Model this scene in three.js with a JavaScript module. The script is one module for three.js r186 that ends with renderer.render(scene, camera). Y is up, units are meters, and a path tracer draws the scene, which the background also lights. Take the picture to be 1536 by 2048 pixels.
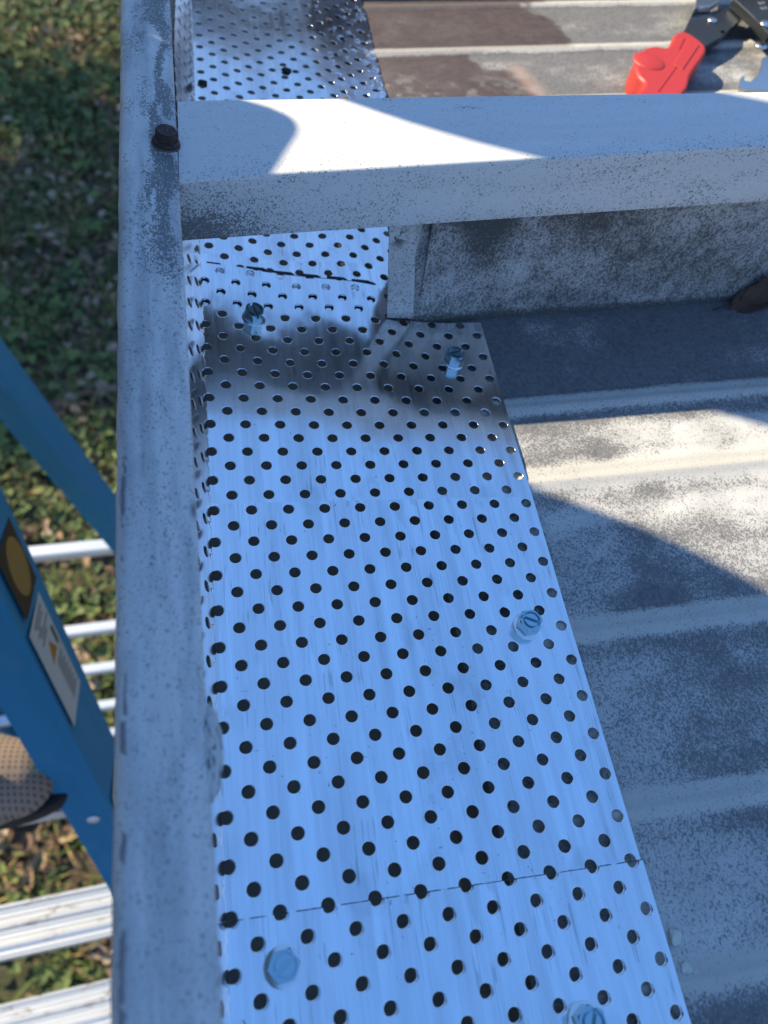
import * as THREE from 'three';
import { mergeGeometries, mergeVertices, toCreasedNormals } from 'three/addons/utils/BufferGeometryUtils.js';
import { RoundedBoxGeometry } from 'three/addons/geometries/RoundedBoxGeometry.js';
import { MarchingCubes } from 'three/addons/objects/MarchingCubes.js';
import { Brush, Evaluator, SUBTRACTION, INTERSECTION } from 'three-bvh-csg';

// ---------------------------------------------------------------- camera, sky, sun, exposure
const scene = new THREE.Scene();
const renderer = new THREE.WebGLRenderer({ antialias: true });
renderer.toneMapping = THREE.LinearToneMapping;
renderer.toneMappingExposure = 1.7;
renderer.shadowMap.enabled = true;
const camera = new THREE.PerspectiveCamera(67.3, 768 / 1024, 0.01, 600);
camera.matrixAutoUpdate = true;
{
  const m = new THREE.Matrix4().set(
    0.971504, 0.026346, -0.235554, 0, 0.185064, 0.536612, 0.823286, 0, 0.148091, -0.843418, 0.516445, 0, 0, 0, 0, 1);
  camera.quaternion.setFromRotationMatrix(m);
  camera.position.set(-0.005866, 0.248279, 0.021469);
}
camera.focus = 0.295; camera.userData.fStop = 11;
const SUN = new THREE.Vector3(-0.7037, 0.5603, -0.4369).normalize();
{
  const W = 512, Hh = 256, d = new Float32Array(W * Hh * 4), v = new THREE.Vector3();
  for (let j = 0; j < Hh; j++) for (let i = 0; i < W; i++) {
    const el = ((j + 0.5) / Hh - 0.5) * Math.PI, az = ((i + 0.5) / W - 0.5) * 2 * Math.PI;
    v.set(Math.cos(el) * Math.cos(az), Math.sin(el), Math.cos(el) * Math.sin(az));
    const h = Math.max(0, Math.sin(el)), t = Math.pow(1 - h, 2.2), g = Math.pow(Math.max(0, v.dot(SUN)), 6);
    const o = (j * W + i) * 4;
    d[o] = 0.086 + 0.22 * t + 0.13 * g; d[o + 1] = 0.215 + 0.21 * t + 0.12 * g; d[o + 2] = 0.515 + 0.10 * t + 0.07 * g; d[o + 3] = 1;
  }
  const sky = new THREE.DataTexture(d, W, Hh, THREE.RGBAFormat, THREE.FloatType);
  sky.mapping = THREE.EquirectangularReflectionMapping; sky.magFilter = THREE.LinearFilter; sky.needsUpdate = true;
  scene.background = sky; scene.environment = sky;
}
const sun = new THREE.DirectionalLight(new THREE.Color().setRGB(1, 0.87, 0.64), 5);
sun.position.copy(SUN).multiplyScalar(12); sun.castShadow = true; sun.shadow.mapSize.set(4096, 4096);
Object.assign(sun.shadow.camera, { left: -6, right: 6, top: 6, bottom: -6, near: 0.1, far: 40 });
scene.add(sun);

// ---------------------------------------------------------------- helpers
let seed = 20231;
const rnd = (a = 0, b = 1) => { seed = (Math.imul(seed, 1664525) + 1013904223) >>> 0; return a + (b - a) * seed / 4294967296; };
const H2 = (i, j, s) => { let n = Math.imul(i, 374761393) + Math.imul(j, 668265263) + Math.imul(s, 1274126177); n = Math.imul(n ^ (n >>> 13), 1274126177); return ((n ^ (n >>> 16)) >>> 0) / 4294967296; };
const vn = (x, y, s) => {
  const i = Math.floor(x), j = Math.floor(y); let u = x - i, v = y - j; u = u * u * (3 - 2 * u); v = v * v * (3 - 2 * v);
  const a = H2(i, j, s), b = H2(i + 1, j, s), c = H2(i, j + 1, s), d = H2(i + 1, j + 1, s);
  return a + (b - a) * u + (c - a) * v + (a - b - c + d) * u * v;
};
const fbm = (x, y, s, n = 4) => { let t = 0, a = 0.5, w = 0; for (let k = 0; k < n; k++) { t += a * vn(x, y, s + k); w += a; a *= 0.5; x = x * 2.03 + 7.1; y = y * 2.03 + 3.7; } return t / w; };
const ss = (a, b, x) => { const t = Math.min(1, Math.max(0, (x - a) / (b - a))); return t * t * (3 - 2 * t); };
const lerp = (a, b, t) => a + (b - a) * t;
const mix3 = (a, b, t) => [lerp(a[0], b[0], t), lerp(a[1], b[1], t), lerp(a[2], b[2], t)];
const clamp = (x, a, b) => Math.min(b, Math.max(a, x));
const bump2 = (x, y, cx, cy, rx, ry) => Math.exp(-(((x - cx) / rx) ** 2) - (((y - cy) / ry) ** 2));
// grains of dirt: share of the area "dens" is covered by specks about "size" across
const speck = (x, y, dens, size, s) => {
  const n = 0.62 * vn(x / size, y / size, s) + 0.38 * vn(x / size * 2.3, y / size * 2.3, s + 1);
  const m = clamp((n - 0.5) * 1.75 + 0.5, 0, 1); return ss(1 - dens - 0.07, 1 - dens + 0.07, m);
};
const enc = (x) => { x = clamp(x, 0, 1); return 255 * (x <= 0.0031308 ? 12.92 * x : 1.055 * Math.pow(x, 1 / 2.4) - 0.055); };
const LUT = new Uint8Array(4097); for (let i = 0; i <= 4096; i++) LUT[i] = Math.round(enc(i / 4096));
function texture(w, h, x0, x1, y0, y1, fn, srgb = true, wrap = THREE.MirroredRepeatWrapping) {   // fn(metres, metres) -> linear colour
  const d = new Uint8Array(w * h * 4);
  for (let j = 0; j < h; j++) for (let i = 0; i < w; i++) {
    const c = fn(lerp(x0, x1, (i + 0.5) / w), lerp(y0, y1, (j + 0.5) / h)), o = (j * w + i) * 4;
    for (let k = 0; k < 3; k++) d[o + k] = srgb ? LUT[Math.round(clamp(c[k], 0, 1) * 4096)] : Math.round(clamp(c[k], 0, 1) * 255);
    d[o + 3] = 255;
  }
  const t = new THREE.DataTexture(d, w, h); t.wrapS = t.wrapT = wrap; t.magFilter = THREE.LinearFilter; t.minFilter = THREE.LinearMipmapLinearFilter;
  if (srgb) t.colorSpace = THREE.SRGBColorSpace; t.needsUpdate = true; return t;
}
const used = {};
function numbered(n) { used[n] = (used[n] || 0) + 1; return used[n] === 1 ? n : `${n}_${String(used[n] - 1).padStart(3, '0')}`; }
function tag(o, label, category, group, kind) { if (label) o.userData.label = label; if (category) o.userData.category = category; if (group) o.userData.group = group; if (kind) o.userData.kind = kind; return o; }
function part(name, geo, mat, parent, label) {
  const g = Array.isArray(geo) ? (geo.length > 1 ? mergeGeometries(geo.map(q => { const r = q.index ? q.toNonIndexed() : q.clone(); for (const a of Object.keys(r.attributes)) if (!['position', 'normal', 'uv'].includes(a)) r.deleteAttribute(a); if (!r.attributes.uv) r.setAttribute('uv', new THREE.BufferAttribute(new Float32Array(r.attributes.position.count * 2), 2)); return r; })) : geo[0]) : geo;
  const m = new THREE.Mesh(g, mat); m.name = parent === scene ? numbered(name) : name; m.castShadow = m.receiveShadow = true; parent.add(m); if (label) m.userData.label = label; return m;
}
function thing(name, label, category, pos = [0, 0, 0], group) {
  const o = new THREE.Group(); o.name = numbered(name); o.position.set(...pos); scene.add(o); return tag(o, label, category, group);
}
function grid(nu, nv, fn, uvf) {                                   // sheet from fn(s, t) -> [x, y, z]; s, t in 0..1
  const p = [], uv = [], ix = [];
  for (let j = 0; j <= nv; j++) for (let i = 0; i <= nu; i++) { const q = fn(i / nu, j / nv); p.push(...q); uv.push(...(uvf ? uvf(i / nu, j / nv, q) : [i / nu, j / nv])); }
  for (let j = 0; j < nv; j++) for (let i = 0; i < nu; i++) { const a = j * (nu + 1) + i, b = a + 1, c = a + nu + 1, e = c + 1; ix.push(a, b, e, a, e, c); }
  const g = new THREE.BufferGeometry(); g.setAttribute('position', new THREE.Float32BufferAttribute(p, 3)); g.setAttribute('uv', new THREE.Float32BufferAttribute(uv, 2)); g.setIndex(ix); g.computeVertexNormals(); return g;
}
const std = (o) => new THREE.MeshStandardMaterial(o), phy = (o) => new THREE.MeshPhysicalMaterial(o);
const rgb = (r, g, b) => new THREE.Color().setRGB(r, g, b);
function tubeBetween(pts, radii, seg = 10, name) {                 // tapered round limb through points
  const curve = new THREE.CatmullRomCurve3(pts.map(p => new THREE.Vector3(...p))), n = (pts.length - 1) * 6, fr = curve.computeFrenetFrames(n);
  return grid(seg, n, (s, t) => {
    const c = curve.getPoint(t), k = Math.round(t * n), a = s * Math.PI * 2, f = t * (radii.length - 1), i = Math.min(radii.length - 2, Math.floor(f)), r = lerp(radii[i], radii[i + 1], f - i);
    const q = c.clone().addScaledVector(fr.normals[k], Math.cos(a) * r).addScaledVector(fr.binormals[k], Math.sin(a) * r); return [q.x, q.y, q.z];
  }, (s, t) => [s, t * 4]);
}
const boxAt = (w, h, d, x, y, z, r = 0.0015) => { const g = new RoundedBoxGeometry(w, h, d, 2, Math.min(r, w / 2.1, h / 2.1, d / 2.1)); g.translate(x, y, z); return g; };
function extrudeXZ(pts, y0, y1, bevel = 0.001, holes = []) {       // outline in x,z, standing from y0 to y1
  const s = new THREE.Shape(pts.map(p => new THREE.Vector2(p[0], -p[1])));
  for (const h of holes) s.holes.push(new THREE.Path(h.map(p => new THREE.Vector2(p[0], -p[1]))));
  const g = new THREE.ExtrudeGeometry(s, { depth: Math.max(1e-4, y1 - y0 - 2 * bevel), bevelEnabled: bevel > 0, bevelThickness: bevel, bevelSize: bevel, bevelOffset: -bevel, bevelSegments: 3, curveSegments: 10 });
  g.rotateX(-Math.PI / 2); g.translate(0, y0 + bevel, 0); return g;
}
const smoothOutline = (pts, n = 60) => new THREE.CatmullRomCurve3(pts.map(p => new THREE.Vector3(p[0], 0, p[1])), true, 'centripetal').getPoints(n).slice(0, -1).map(v => [v.x, v.z]);

// ---------------------------------------------------------------- the place: constants measured from the photograph (metres)
const SLOPE = 0.135, ROOF0 = 0.128, ROOFH = -0.0025, GROUND = -2.6;
const roofY = (x) => ROOFH + SLOPE * (x - ROOF0);
const BEADS = [[-0.189, 0.0058], [-0.149, 0.0068], [-0.080, 0.0058], [-0.016, 0.0058], [0.0335, 0.005], [0.10, 0.006], [-0.489, 0.0052], [-0.547, 0.005], [-0.43, 0.004], [-0.72, 0.005], [-0.78, 0.005]];
const PAINT = [0.68, 0.67, 0.63], MILDEW = [0.075, 0.085, 0.088];

// ---------------------------------------------------------------- ground
{
  const soil = texture(1024, 1024, 0, 6, 0, 6, (x, y) => {
    const g = ss(0.42, 0.6, fbm(x * 1.6, y * 1.6, 3)), f = fbm(x * 22, y * 22, 9), e = fbm(x * 60, y * 60, 14);
    const brown = mix3([0.05, 0.034, 0.022], [0.15, 0.105, 0.065], f * e * 2.2), green = mix3([0.016, 0.034, 0.011], [0.055, 0.09, 0.03], f * e * 2);
    return mix3(brown, green, g * 0.6);
  });
  const g = grid(120, 120, (s, t) => { const a = (s - 0.5) * 2, b = (t - 0.5) * 2, x = Math.sign(a) * (Math.abs(a) * 6 + Math.pow(Math.abs(a), 6) * 200), z = Math.sign(b) * (Math.abs(b) * 9 + Math.pow(Math.abs(b), 6) * 200) - 2; return [x, GROUND + (Math.hypot(x, z) < 12 ? 0.03 * fbm(x * 2.2, z * 2.2, 5) - 0.015 : 0), z]; }, (s, t, q) => [q[0] / 6, q[2] / 6]);
  g.index.array.reverse(); g.computeVertexNormals();
  tag(part('ground', g, std({ map: soil, roughness: 1 }), scene), 'patchy lawn of soil and low weeds below the gutter', 'ground', null, 'structure');

  // low weeds, clover and dry leaves: nobody could count them
  const leaf = (l, w, cup) => grid(2, 3, (s, t) => { const k = (s - 0.5) * 2, ww = w * Math.sin(Math.PI * clamp(t * 0.9 + 0.07, 0, 1)); return [k * ww / 2, cup * (k * k) * ww + 0.25 * l * Math.sin(t * 2.4) * 0.5, t * l]; });
  const clover = mergeGeometries([0, 1, 2].map(k => leaf(0.022, 0.02, 0.25).rotateX(-0.25).rotateY(k * 2.1).translate(0, 0.022, 0)));
  const blade = mergeGeometries([0, 1, 2, 3].map(k => leaf(0.075, 0.006, 0.3).rotateX(-0.85 + 0.2 * k).rotateY(k * 1.7)));
  const dry = leaf(0.055, 0.032, 0.5).translate(0, 0, -0.027);
  const M = new THREE.Matrix4(), Q = new THREE.Quaternion(), E = new THREE.Euler(), c = new THREE.Color();
  const scatter = (name, geo, mat, n, f, label, cat) => {
    const im = new THREE.InstancedMesh(geo, mat, n); let k = 0, tries = 0;
    while (k < n && tries++ < n * 40) {
      const x = rnd(-2.6, 0.5), z = rnd(-8.5, 0.9); const r = f(x, z); if (!r) continue;
      E.set(r.tilt * rnd(-1, 1), rnd(0, 6.3), r.tilt * rnd(-1, 1)); Q.setFromEuler(E);
      M.compose(new THREE.Vector3(x, GROUND + 0.03 * fbm(x * 2.2, z * 2.2, 5) - 0.013 + r.up, z), Q, new THREE.Vector3(1, 1, 1).multiplyScalar(r.s)); im.setMatrixAt(k, M); im.setColorAt(k, c.setRGB(...r.c)); k++;
    }
    im.count = k; im.name = name; im.castShadow = im.receiveShadow = true; scene.add(im); tag(im, label, cat, null, 'stuff');
  };
  const lush = (x, z) => ss(0.40, 0.56, fbm(x * 1.5 + 0.3, z * 1.5, 33) * 0.55 + fbm(x * 5, z * 5, 40) * 0.45);
  const lm = () => phy({ roughness: 0.75, side: THREE.DoubleSide });
  scatter('clover_patches', clover, lm(), 12000, (x, z) => { const g = lush(x, z); if (rnd() > g * 0.95 + 0.02) return; const t = rnd(); return { s: rnd(0.6, 1.7), tilt: 0.5, up: rnd(0, 0.02), c: [0.055 + 0.11 * t, 0.085 + 0.12 * t, 0.022 + 0.03 * t] }; }, 'low green clover and weeds growing in patches on the soil', 'clover');
  scatter('grass', blade, lm(), 14000, (x, z) => { const g = lush(x + 3, z + 1); if (rnd() > 0.25 + 0.6 * g) return; const t = rnd(), d = rnd() < 0.35; return { s: rnd(0.6, 1.5), tilt: 0.35, up: 0, c: d ? [0.22 + 0.14 * t, 0.17 + 0.1 * t, 0.08] : [0.06 + 0.07 * t, 0.10 + 0.08 * t, 0.03] }; }, 'thin tufts of green and straw coloured grass', 'grass');
  scatter('leaf_litter', dry, lm(), 9000, (x, z) => { if (rnd() > 1.0 - 0.75 * lush(x, z)) return; const t = rnd(); return { s: rnd(0.5, 1.5), tilt: 0.45, up: rnd(0.004, 0.03), c: t < 0.5 ? [0.14, 0.08, 0.045] : t < 0.8 ? [0.30, 0.19, 0.11] : [0.42, 0.31, 0.21] }; }, 'dry brown leaves scattered over the soil', 'leaf litter');
}

// ---------------------------------------------------------------- awning roof: pan sheet, box ribs
const roof = thing('awning_roof', 'weathered white aluminium pan roof with low beads, box ribs and mildew', 'roof');
const roofTex = texture(1600, 2048, 0.08, 0.42, -0.64, 0.10, (x, z) => {
  let dB = 1, wB = 0.006; for (const [c, w] of BEADS) { const d = Math.abs(z - c); if (d < dB) { dB = d; wB = w; } }
  const band = 1 - ss(wB * 0.55, wB * 1.2, dB + 0.0022 * (fbm(x * 60, z * 60, 70) - 0.5));
  const big = fbm(x / 0.055, z / 0.04, 51), mid = fbm(x / 0.014, z / 0.011, 57), streak = fbm(x / 0.05, z / 0.006, 61);
  let dens = 0.53 - 0.66 * bump2(x, z, 0.215, -0.145, 0.09, 0.05) + 0.75 * (big - 0.5) + 0.55 * (mid - 0.5) + 0.2 * (streak - 0.5) + 0.22 * Math.exp(-(((dB - wB * 1.7) / 0.005) ** 2));  // mildew thinned to a pale oval where sun falls: sunlight painted in
  dens *= lerp(0.42, 1, ss(0.02, -0.02, z - 0.10 * (x - 0.13) * 4 + 0.0)) * lerp(0.5, 1, ss(0.0, 0.045, x - 0.13 + 0.05 * (fbm(x * 30, z * 30, 66) - 0.5)) + ss(-0.05, -0.12, z));
  if (z < -0.16 && z > -0.25) dens += 0.16 * ss(-0.17, -0.2, z);
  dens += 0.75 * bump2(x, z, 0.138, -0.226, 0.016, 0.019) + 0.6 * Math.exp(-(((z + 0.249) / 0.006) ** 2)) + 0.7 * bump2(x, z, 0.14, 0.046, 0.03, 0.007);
  dens = clamp(dens * (1 - 0.93 * band), 0.008, 0.93);
  const a = speck(x, z, dens, 0.00056, 80), b = speck(x + 3, z, dens * 0.85, 0.0004, 83), tone = 0.85 + 0.3 * fbm(x / 0.012, z / 0.012, 88);
  let base = mix3([0.56, 0.55, 0.51].map(k => k * tone), [0.27, 0.26, 0.245].map(k => k * tone), clamp(dens * 1.1, 0, 1));
  if (band > 0) base = mix3(base, [0.46, 0.44, 0.38], band * 0.7);
  let col = mix3(base, mix3(MILDEW, [0.16, 0.15, 0.15], vn(x / 0.0013, z / 0.0013, 91)), clamp(0.68 * a + 0.42 * b, 0, 0.87));
  // the brown film beyond the box rib, with its ragged edge
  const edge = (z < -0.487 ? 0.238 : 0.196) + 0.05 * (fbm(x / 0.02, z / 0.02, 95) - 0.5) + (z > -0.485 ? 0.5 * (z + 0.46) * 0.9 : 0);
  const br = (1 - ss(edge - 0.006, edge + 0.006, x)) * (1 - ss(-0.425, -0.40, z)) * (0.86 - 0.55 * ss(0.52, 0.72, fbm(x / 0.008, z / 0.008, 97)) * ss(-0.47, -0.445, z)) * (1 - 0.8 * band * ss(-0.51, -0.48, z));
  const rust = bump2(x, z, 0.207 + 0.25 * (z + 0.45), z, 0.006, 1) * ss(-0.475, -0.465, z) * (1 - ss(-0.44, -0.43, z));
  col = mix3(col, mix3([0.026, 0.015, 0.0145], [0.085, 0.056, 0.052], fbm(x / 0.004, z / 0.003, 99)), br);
  return mix3(col, [0.42, 0.30, 0.24], rust * 0.55);
});
const roofMat = std({ map: roofTex, roughness: 0.72, bumpMap: null });
const roofUV = (x, z) => [(x - 0.08) / 0.34, (z + 0.64) / 0.74];
{
  const xs = []; for (let i = 0; i <= 40; i++) xs.push(0.087 + 0.36 * i / 40); xs.push(0.7, 1.1, 1.5);
  const zs = []; for (let z = -1.3; z <= 0.5; z += 0.0014) zs.push(z);
  const bead = (x, z) => { let y = 0; for (const [c, w] of BEADS) { const d = (z - c) / w; if (Math.abs(d) < 1.6) y += 0.0009 * (1 - ss(0.55, 1.25, Math.abs(d))) + 0.0011 * Math.exp(-(((d - 0.25) / 0.26) ** 2)); } return y; };
  const g = grid(xs.length - 1, zs.length - 1, (s, t) => { const x = xs[Math.round(s * (xs.length - 1))], z = zs[Math.round(t * (zs.length - 1))]; return [x, roofY(x) + bead(x, z) + 0.0008 * (fbm(x * 14, z * 10, 21) - 0.5), z]; }, (s, t, q) => roofUV(q[0], q[2]));
  g.index.array.reverse(); g.computeVertexNormals();
  part('pan_sheet', g, roofMat, roof, 'mildewed white pan sheet with raised beads');
  part('sheet_edge', grid(1, 200, (s, t) => [0.087 - 0.0002 * s, roofY(0.087) - 0.006 * s, lerp(-1.3, 0.5, t)]), std({ color: rgb(0.3, 0.3, 0.29), roughness: 0.7 }), roof);
}
// box rib: capped beam from the gutter rim over the trough, on a mildewed side wall
const ribTop = (x) => 0.0675 + 0.1533 * (x + 0.0089), RIBH = 0.0268;
const beamTex = texture(2048, 512, 0, 0.36, 0, 0.10, (x, v) => {     // v: 0 back edge, 0.048 front top edge, 0.048..0.076 front face
  const front = v > 0.0485, big = fbm(x / 0.03, v / 0.014, 120), mid = fbm(x / 0.007, v / 0.005, 124);
  let dens = front ? 0.085 + 0.34 * (big - 0.5) + 0.30 * (mid - 0.5) : -0.03 + 0.26 * (big - 0.5) + 0.2 * (mid - 0.45);
  if (front) dens += 0.62 * bump2(x, v, 0.008, 0.070, 0.019, 0.010) + 0.28 * ss(0.066, 0.077, v) * fbm(x / 0.02, 1, 126) + 0.16 * ss(0.06, 0.0, x) * ss(0.055, 0.07, v);
  else dens += 0.08 * ss(0.028, 0.046, v) + 0.35 * bump2(x, v, 0.115, 0.006, 0.006, 0.0025) - 0.03;
  dens += 0.18 * Math.exp(-(((v - 0.0472) / 0.0008) ** 2)) * vn(x / 0.004, 3, 127);
  dens = clamp(dens, 0.0, 0.85);
  const a = speck(x, v, dens, 0.0005, 130), lone = vn(x / 0.0017, v / 0.0017, 134) > 0.955 ? 0.75 : 0, fleck = ss(0.90, 0.96, vn(x / 0.0009, v / 0.0009, 137)) * clamp(dens * 3 + 0.05, 0, 0.8);
  let base = PAINT.map(k => k * (0.98 + 0.1 * (fbm(x / 0.03, v / 0.004, 139) - 0.5)));
  base = mix3(base, [0.40, 0.40, 0.385], clamp(dens * 0.5, 0, 1));
  base = mix3(base, [0.72, 0.71, 0.66], 0.6 * bump2(x, v, 0.107, 0.058, 0.0018, 0.009));
  return mix3(base, MILDEW, clamp(0.8 * a + fleck * 0.7 + lone * (front ? 0.2 : 0.12), 0, 0.9));
});
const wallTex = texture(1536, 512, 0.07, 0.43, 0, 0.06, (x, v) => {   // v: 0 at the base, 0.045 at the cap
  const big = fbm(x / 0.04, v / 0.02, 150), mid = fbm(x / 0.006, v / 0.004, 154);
  let dens = 0.32 + 0.45 * (big - 0.5) + 0.35 * (mid - 0.5) + 0.25 * ss(0.028, 0.045, v) * fbm(x / 0.03, 2, 152);  // mildew, thickened so the colour also carries the shade on the wall
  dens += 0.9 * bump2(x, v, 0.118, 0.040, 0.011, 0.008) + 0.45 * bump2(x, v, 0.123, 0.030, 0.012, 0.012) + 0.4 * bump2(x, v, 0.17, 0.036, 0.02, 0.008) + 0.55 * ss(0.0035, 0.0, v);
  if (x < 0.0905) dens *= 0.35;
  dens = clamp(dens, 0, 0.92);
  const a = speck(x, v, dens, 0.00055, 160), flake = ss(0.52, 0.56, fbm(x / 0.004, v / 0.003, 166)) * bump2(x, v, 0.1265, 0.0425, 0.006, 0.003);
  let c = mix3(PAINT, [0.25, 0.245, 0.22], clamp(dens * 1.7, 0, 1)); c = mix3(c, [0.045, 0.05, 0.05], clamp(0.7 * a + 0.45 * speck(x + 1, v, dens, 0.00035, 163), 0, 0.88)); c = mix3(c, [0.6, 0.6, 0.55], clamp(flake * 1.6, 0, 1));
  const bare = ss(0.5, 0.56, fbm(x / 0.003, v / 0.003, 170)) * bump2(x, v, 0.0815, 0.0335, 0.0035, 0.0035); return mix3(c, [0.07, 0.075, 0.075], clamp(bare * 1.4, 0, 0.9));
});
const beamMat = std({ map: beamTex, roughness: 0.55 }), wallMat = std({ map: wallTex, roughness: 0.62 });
function boxRib(zf, parent, x0) {
  // closed profile (back top -> front top -> front bottom -> back bottom), swept along x
  const r = 0.0016, prof = []; const D = 0.0517;
  const corner = (cz, cy, a0, a1) => { for (let k = 0; k <= 5; k++) { const a = lerp(a0, a1, k / 5); prof.push([cz + r * Math.sin(a), cy + r * Math.cos(a)]); } };
  prof.push([-D, -RIBH]); corner(-D + r, -r, -Math.PI / 2, 0); for (let k = 1; k < 8; k++) prof.push([lerp(-D + r, -r, k / 8), 0.00025 * Math.sin(k / 8 * Math.PI)]);
  corner(-r, -r, 0, Math.PI / 2); for (let k = 1; k < 6; k++) prof.push([-0.0002 * Math.sin(k / 6 * Math.PI), lerp(-r, -RIBH, k / 6)]);
  const w = 0.0011; prof.push([0, -RIBH], [-w, -RIBH], [-w, -RIBH + 0.004], [-w, -w - 0.001], [-w - 0.001, -w], [-D / 2, -w], [-D + w + 0.001, -w], [-D + w, -w - 0.001], [-D + w, -RIBH], [-D, -RIBH]);
  const len = [0]; for (let k = 1; k < prof.length; k++) len.push(len[k - 1] + Math.hypot(prof[k][0] - prof[k - 1][0], prof[k][1] - prof[k - 1][1]));
  const off = len[prof.findIndex((p, k) => k > 6 && p[0] > -0.0003)] - 0.048, n = 60, x1 = 1.5;
  const g = grid(n, prof.length - 1, (s, t) => { const k = Math.round(t * (prof.length - 1)), x = lerp(x0, x1, Math.pow(s, 1.7)), yaw = 0.052 * clamp(x, 0, 0.4); return [x, ribTop(x) + prof[k][1] + 0.00035 * (fbm(x * 30, prof[k][0] * 60, 33) - 0.5), zf + prof[k][0] + yaw * 1.2 * (-prof[k][0] / D)]; },
    (s, t, q) => [(q[0] + 0.009) / 0.36, clamp(len[Math.round(t * (prof.length - 1))] - off, 0, 0.1) / 0.10]);
  g.computeVertexNormals();
  const capN = prof.findIndex((p, k) => k > 10 && p[0] === -w); const cap = grid(1, capN, (s, t) => { const k = Math.round(t * capN); return [x0, ribTop(x0) + lerp(prof[k][1], -RIBH / 2, s), zf + lerp(prof[k][0], -D / 2, s)]; }, () => [0.3, 0.2]);
  const b = part('rib_cap', [g, cap], beamMat, parent, 'speckled white box rib crossing the gutter');
  const base = (x) => zf - lerp(0.0045, 0.0088, ss(0.083, 0.131, x));
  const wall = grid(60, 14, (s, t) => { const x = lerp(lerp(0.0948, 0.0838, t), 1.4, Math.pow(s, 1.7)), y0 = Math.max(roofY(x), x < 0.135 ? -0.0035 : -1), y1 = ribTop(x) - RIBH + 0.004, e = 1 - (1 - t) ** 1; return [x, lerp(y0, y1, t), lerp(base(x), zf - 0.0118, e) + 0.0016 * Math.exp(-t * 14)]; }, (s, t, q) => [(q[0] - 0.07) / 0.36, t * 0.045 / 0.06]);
  part('rib_side', wall, wallMat, parent, 'grey mildewed side wall of the box rib, shade painted in');
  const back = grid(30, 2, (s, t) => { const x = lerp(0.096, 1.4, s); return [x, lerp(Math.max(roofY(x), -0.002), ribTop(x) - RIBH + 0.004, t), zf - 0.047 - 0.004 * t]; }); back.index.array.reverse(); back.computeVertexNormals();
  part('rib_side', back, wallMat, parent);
  // the folded end of the side wall, a clean strip standing a little proud
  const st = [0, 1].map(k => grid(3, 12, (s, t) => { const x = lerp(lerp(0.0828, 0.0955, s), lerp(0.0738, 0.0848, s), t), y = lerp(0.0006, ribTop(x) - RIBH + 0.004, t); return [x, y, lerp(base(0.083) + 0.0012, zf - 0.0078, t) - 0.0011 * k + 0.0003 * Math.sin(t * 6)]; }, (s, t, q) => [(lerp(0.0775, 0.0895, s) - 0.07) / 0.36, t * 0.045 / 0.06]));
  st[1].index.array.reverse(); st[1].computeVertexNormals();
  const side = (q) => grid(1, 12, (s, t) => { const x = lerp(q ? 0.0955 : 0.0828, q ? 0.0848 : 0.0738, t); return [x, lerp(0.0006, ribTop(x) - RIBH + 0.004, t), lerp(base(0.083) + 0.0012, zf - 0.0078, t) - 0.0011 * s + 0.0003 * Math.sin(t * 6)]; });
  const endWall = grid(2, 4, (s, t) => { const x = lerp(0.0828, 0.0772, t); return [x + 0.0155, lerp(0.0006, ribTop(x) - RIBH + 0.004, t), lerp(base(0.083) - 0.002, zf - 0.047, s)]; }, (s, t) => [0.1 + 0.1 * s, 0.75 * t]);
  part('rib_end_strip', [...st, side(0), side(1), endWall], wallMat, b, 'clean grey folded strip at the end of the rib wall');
}
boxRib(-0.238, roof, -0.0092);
boxRib(-0.615, roof, -0.0165);

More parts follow.
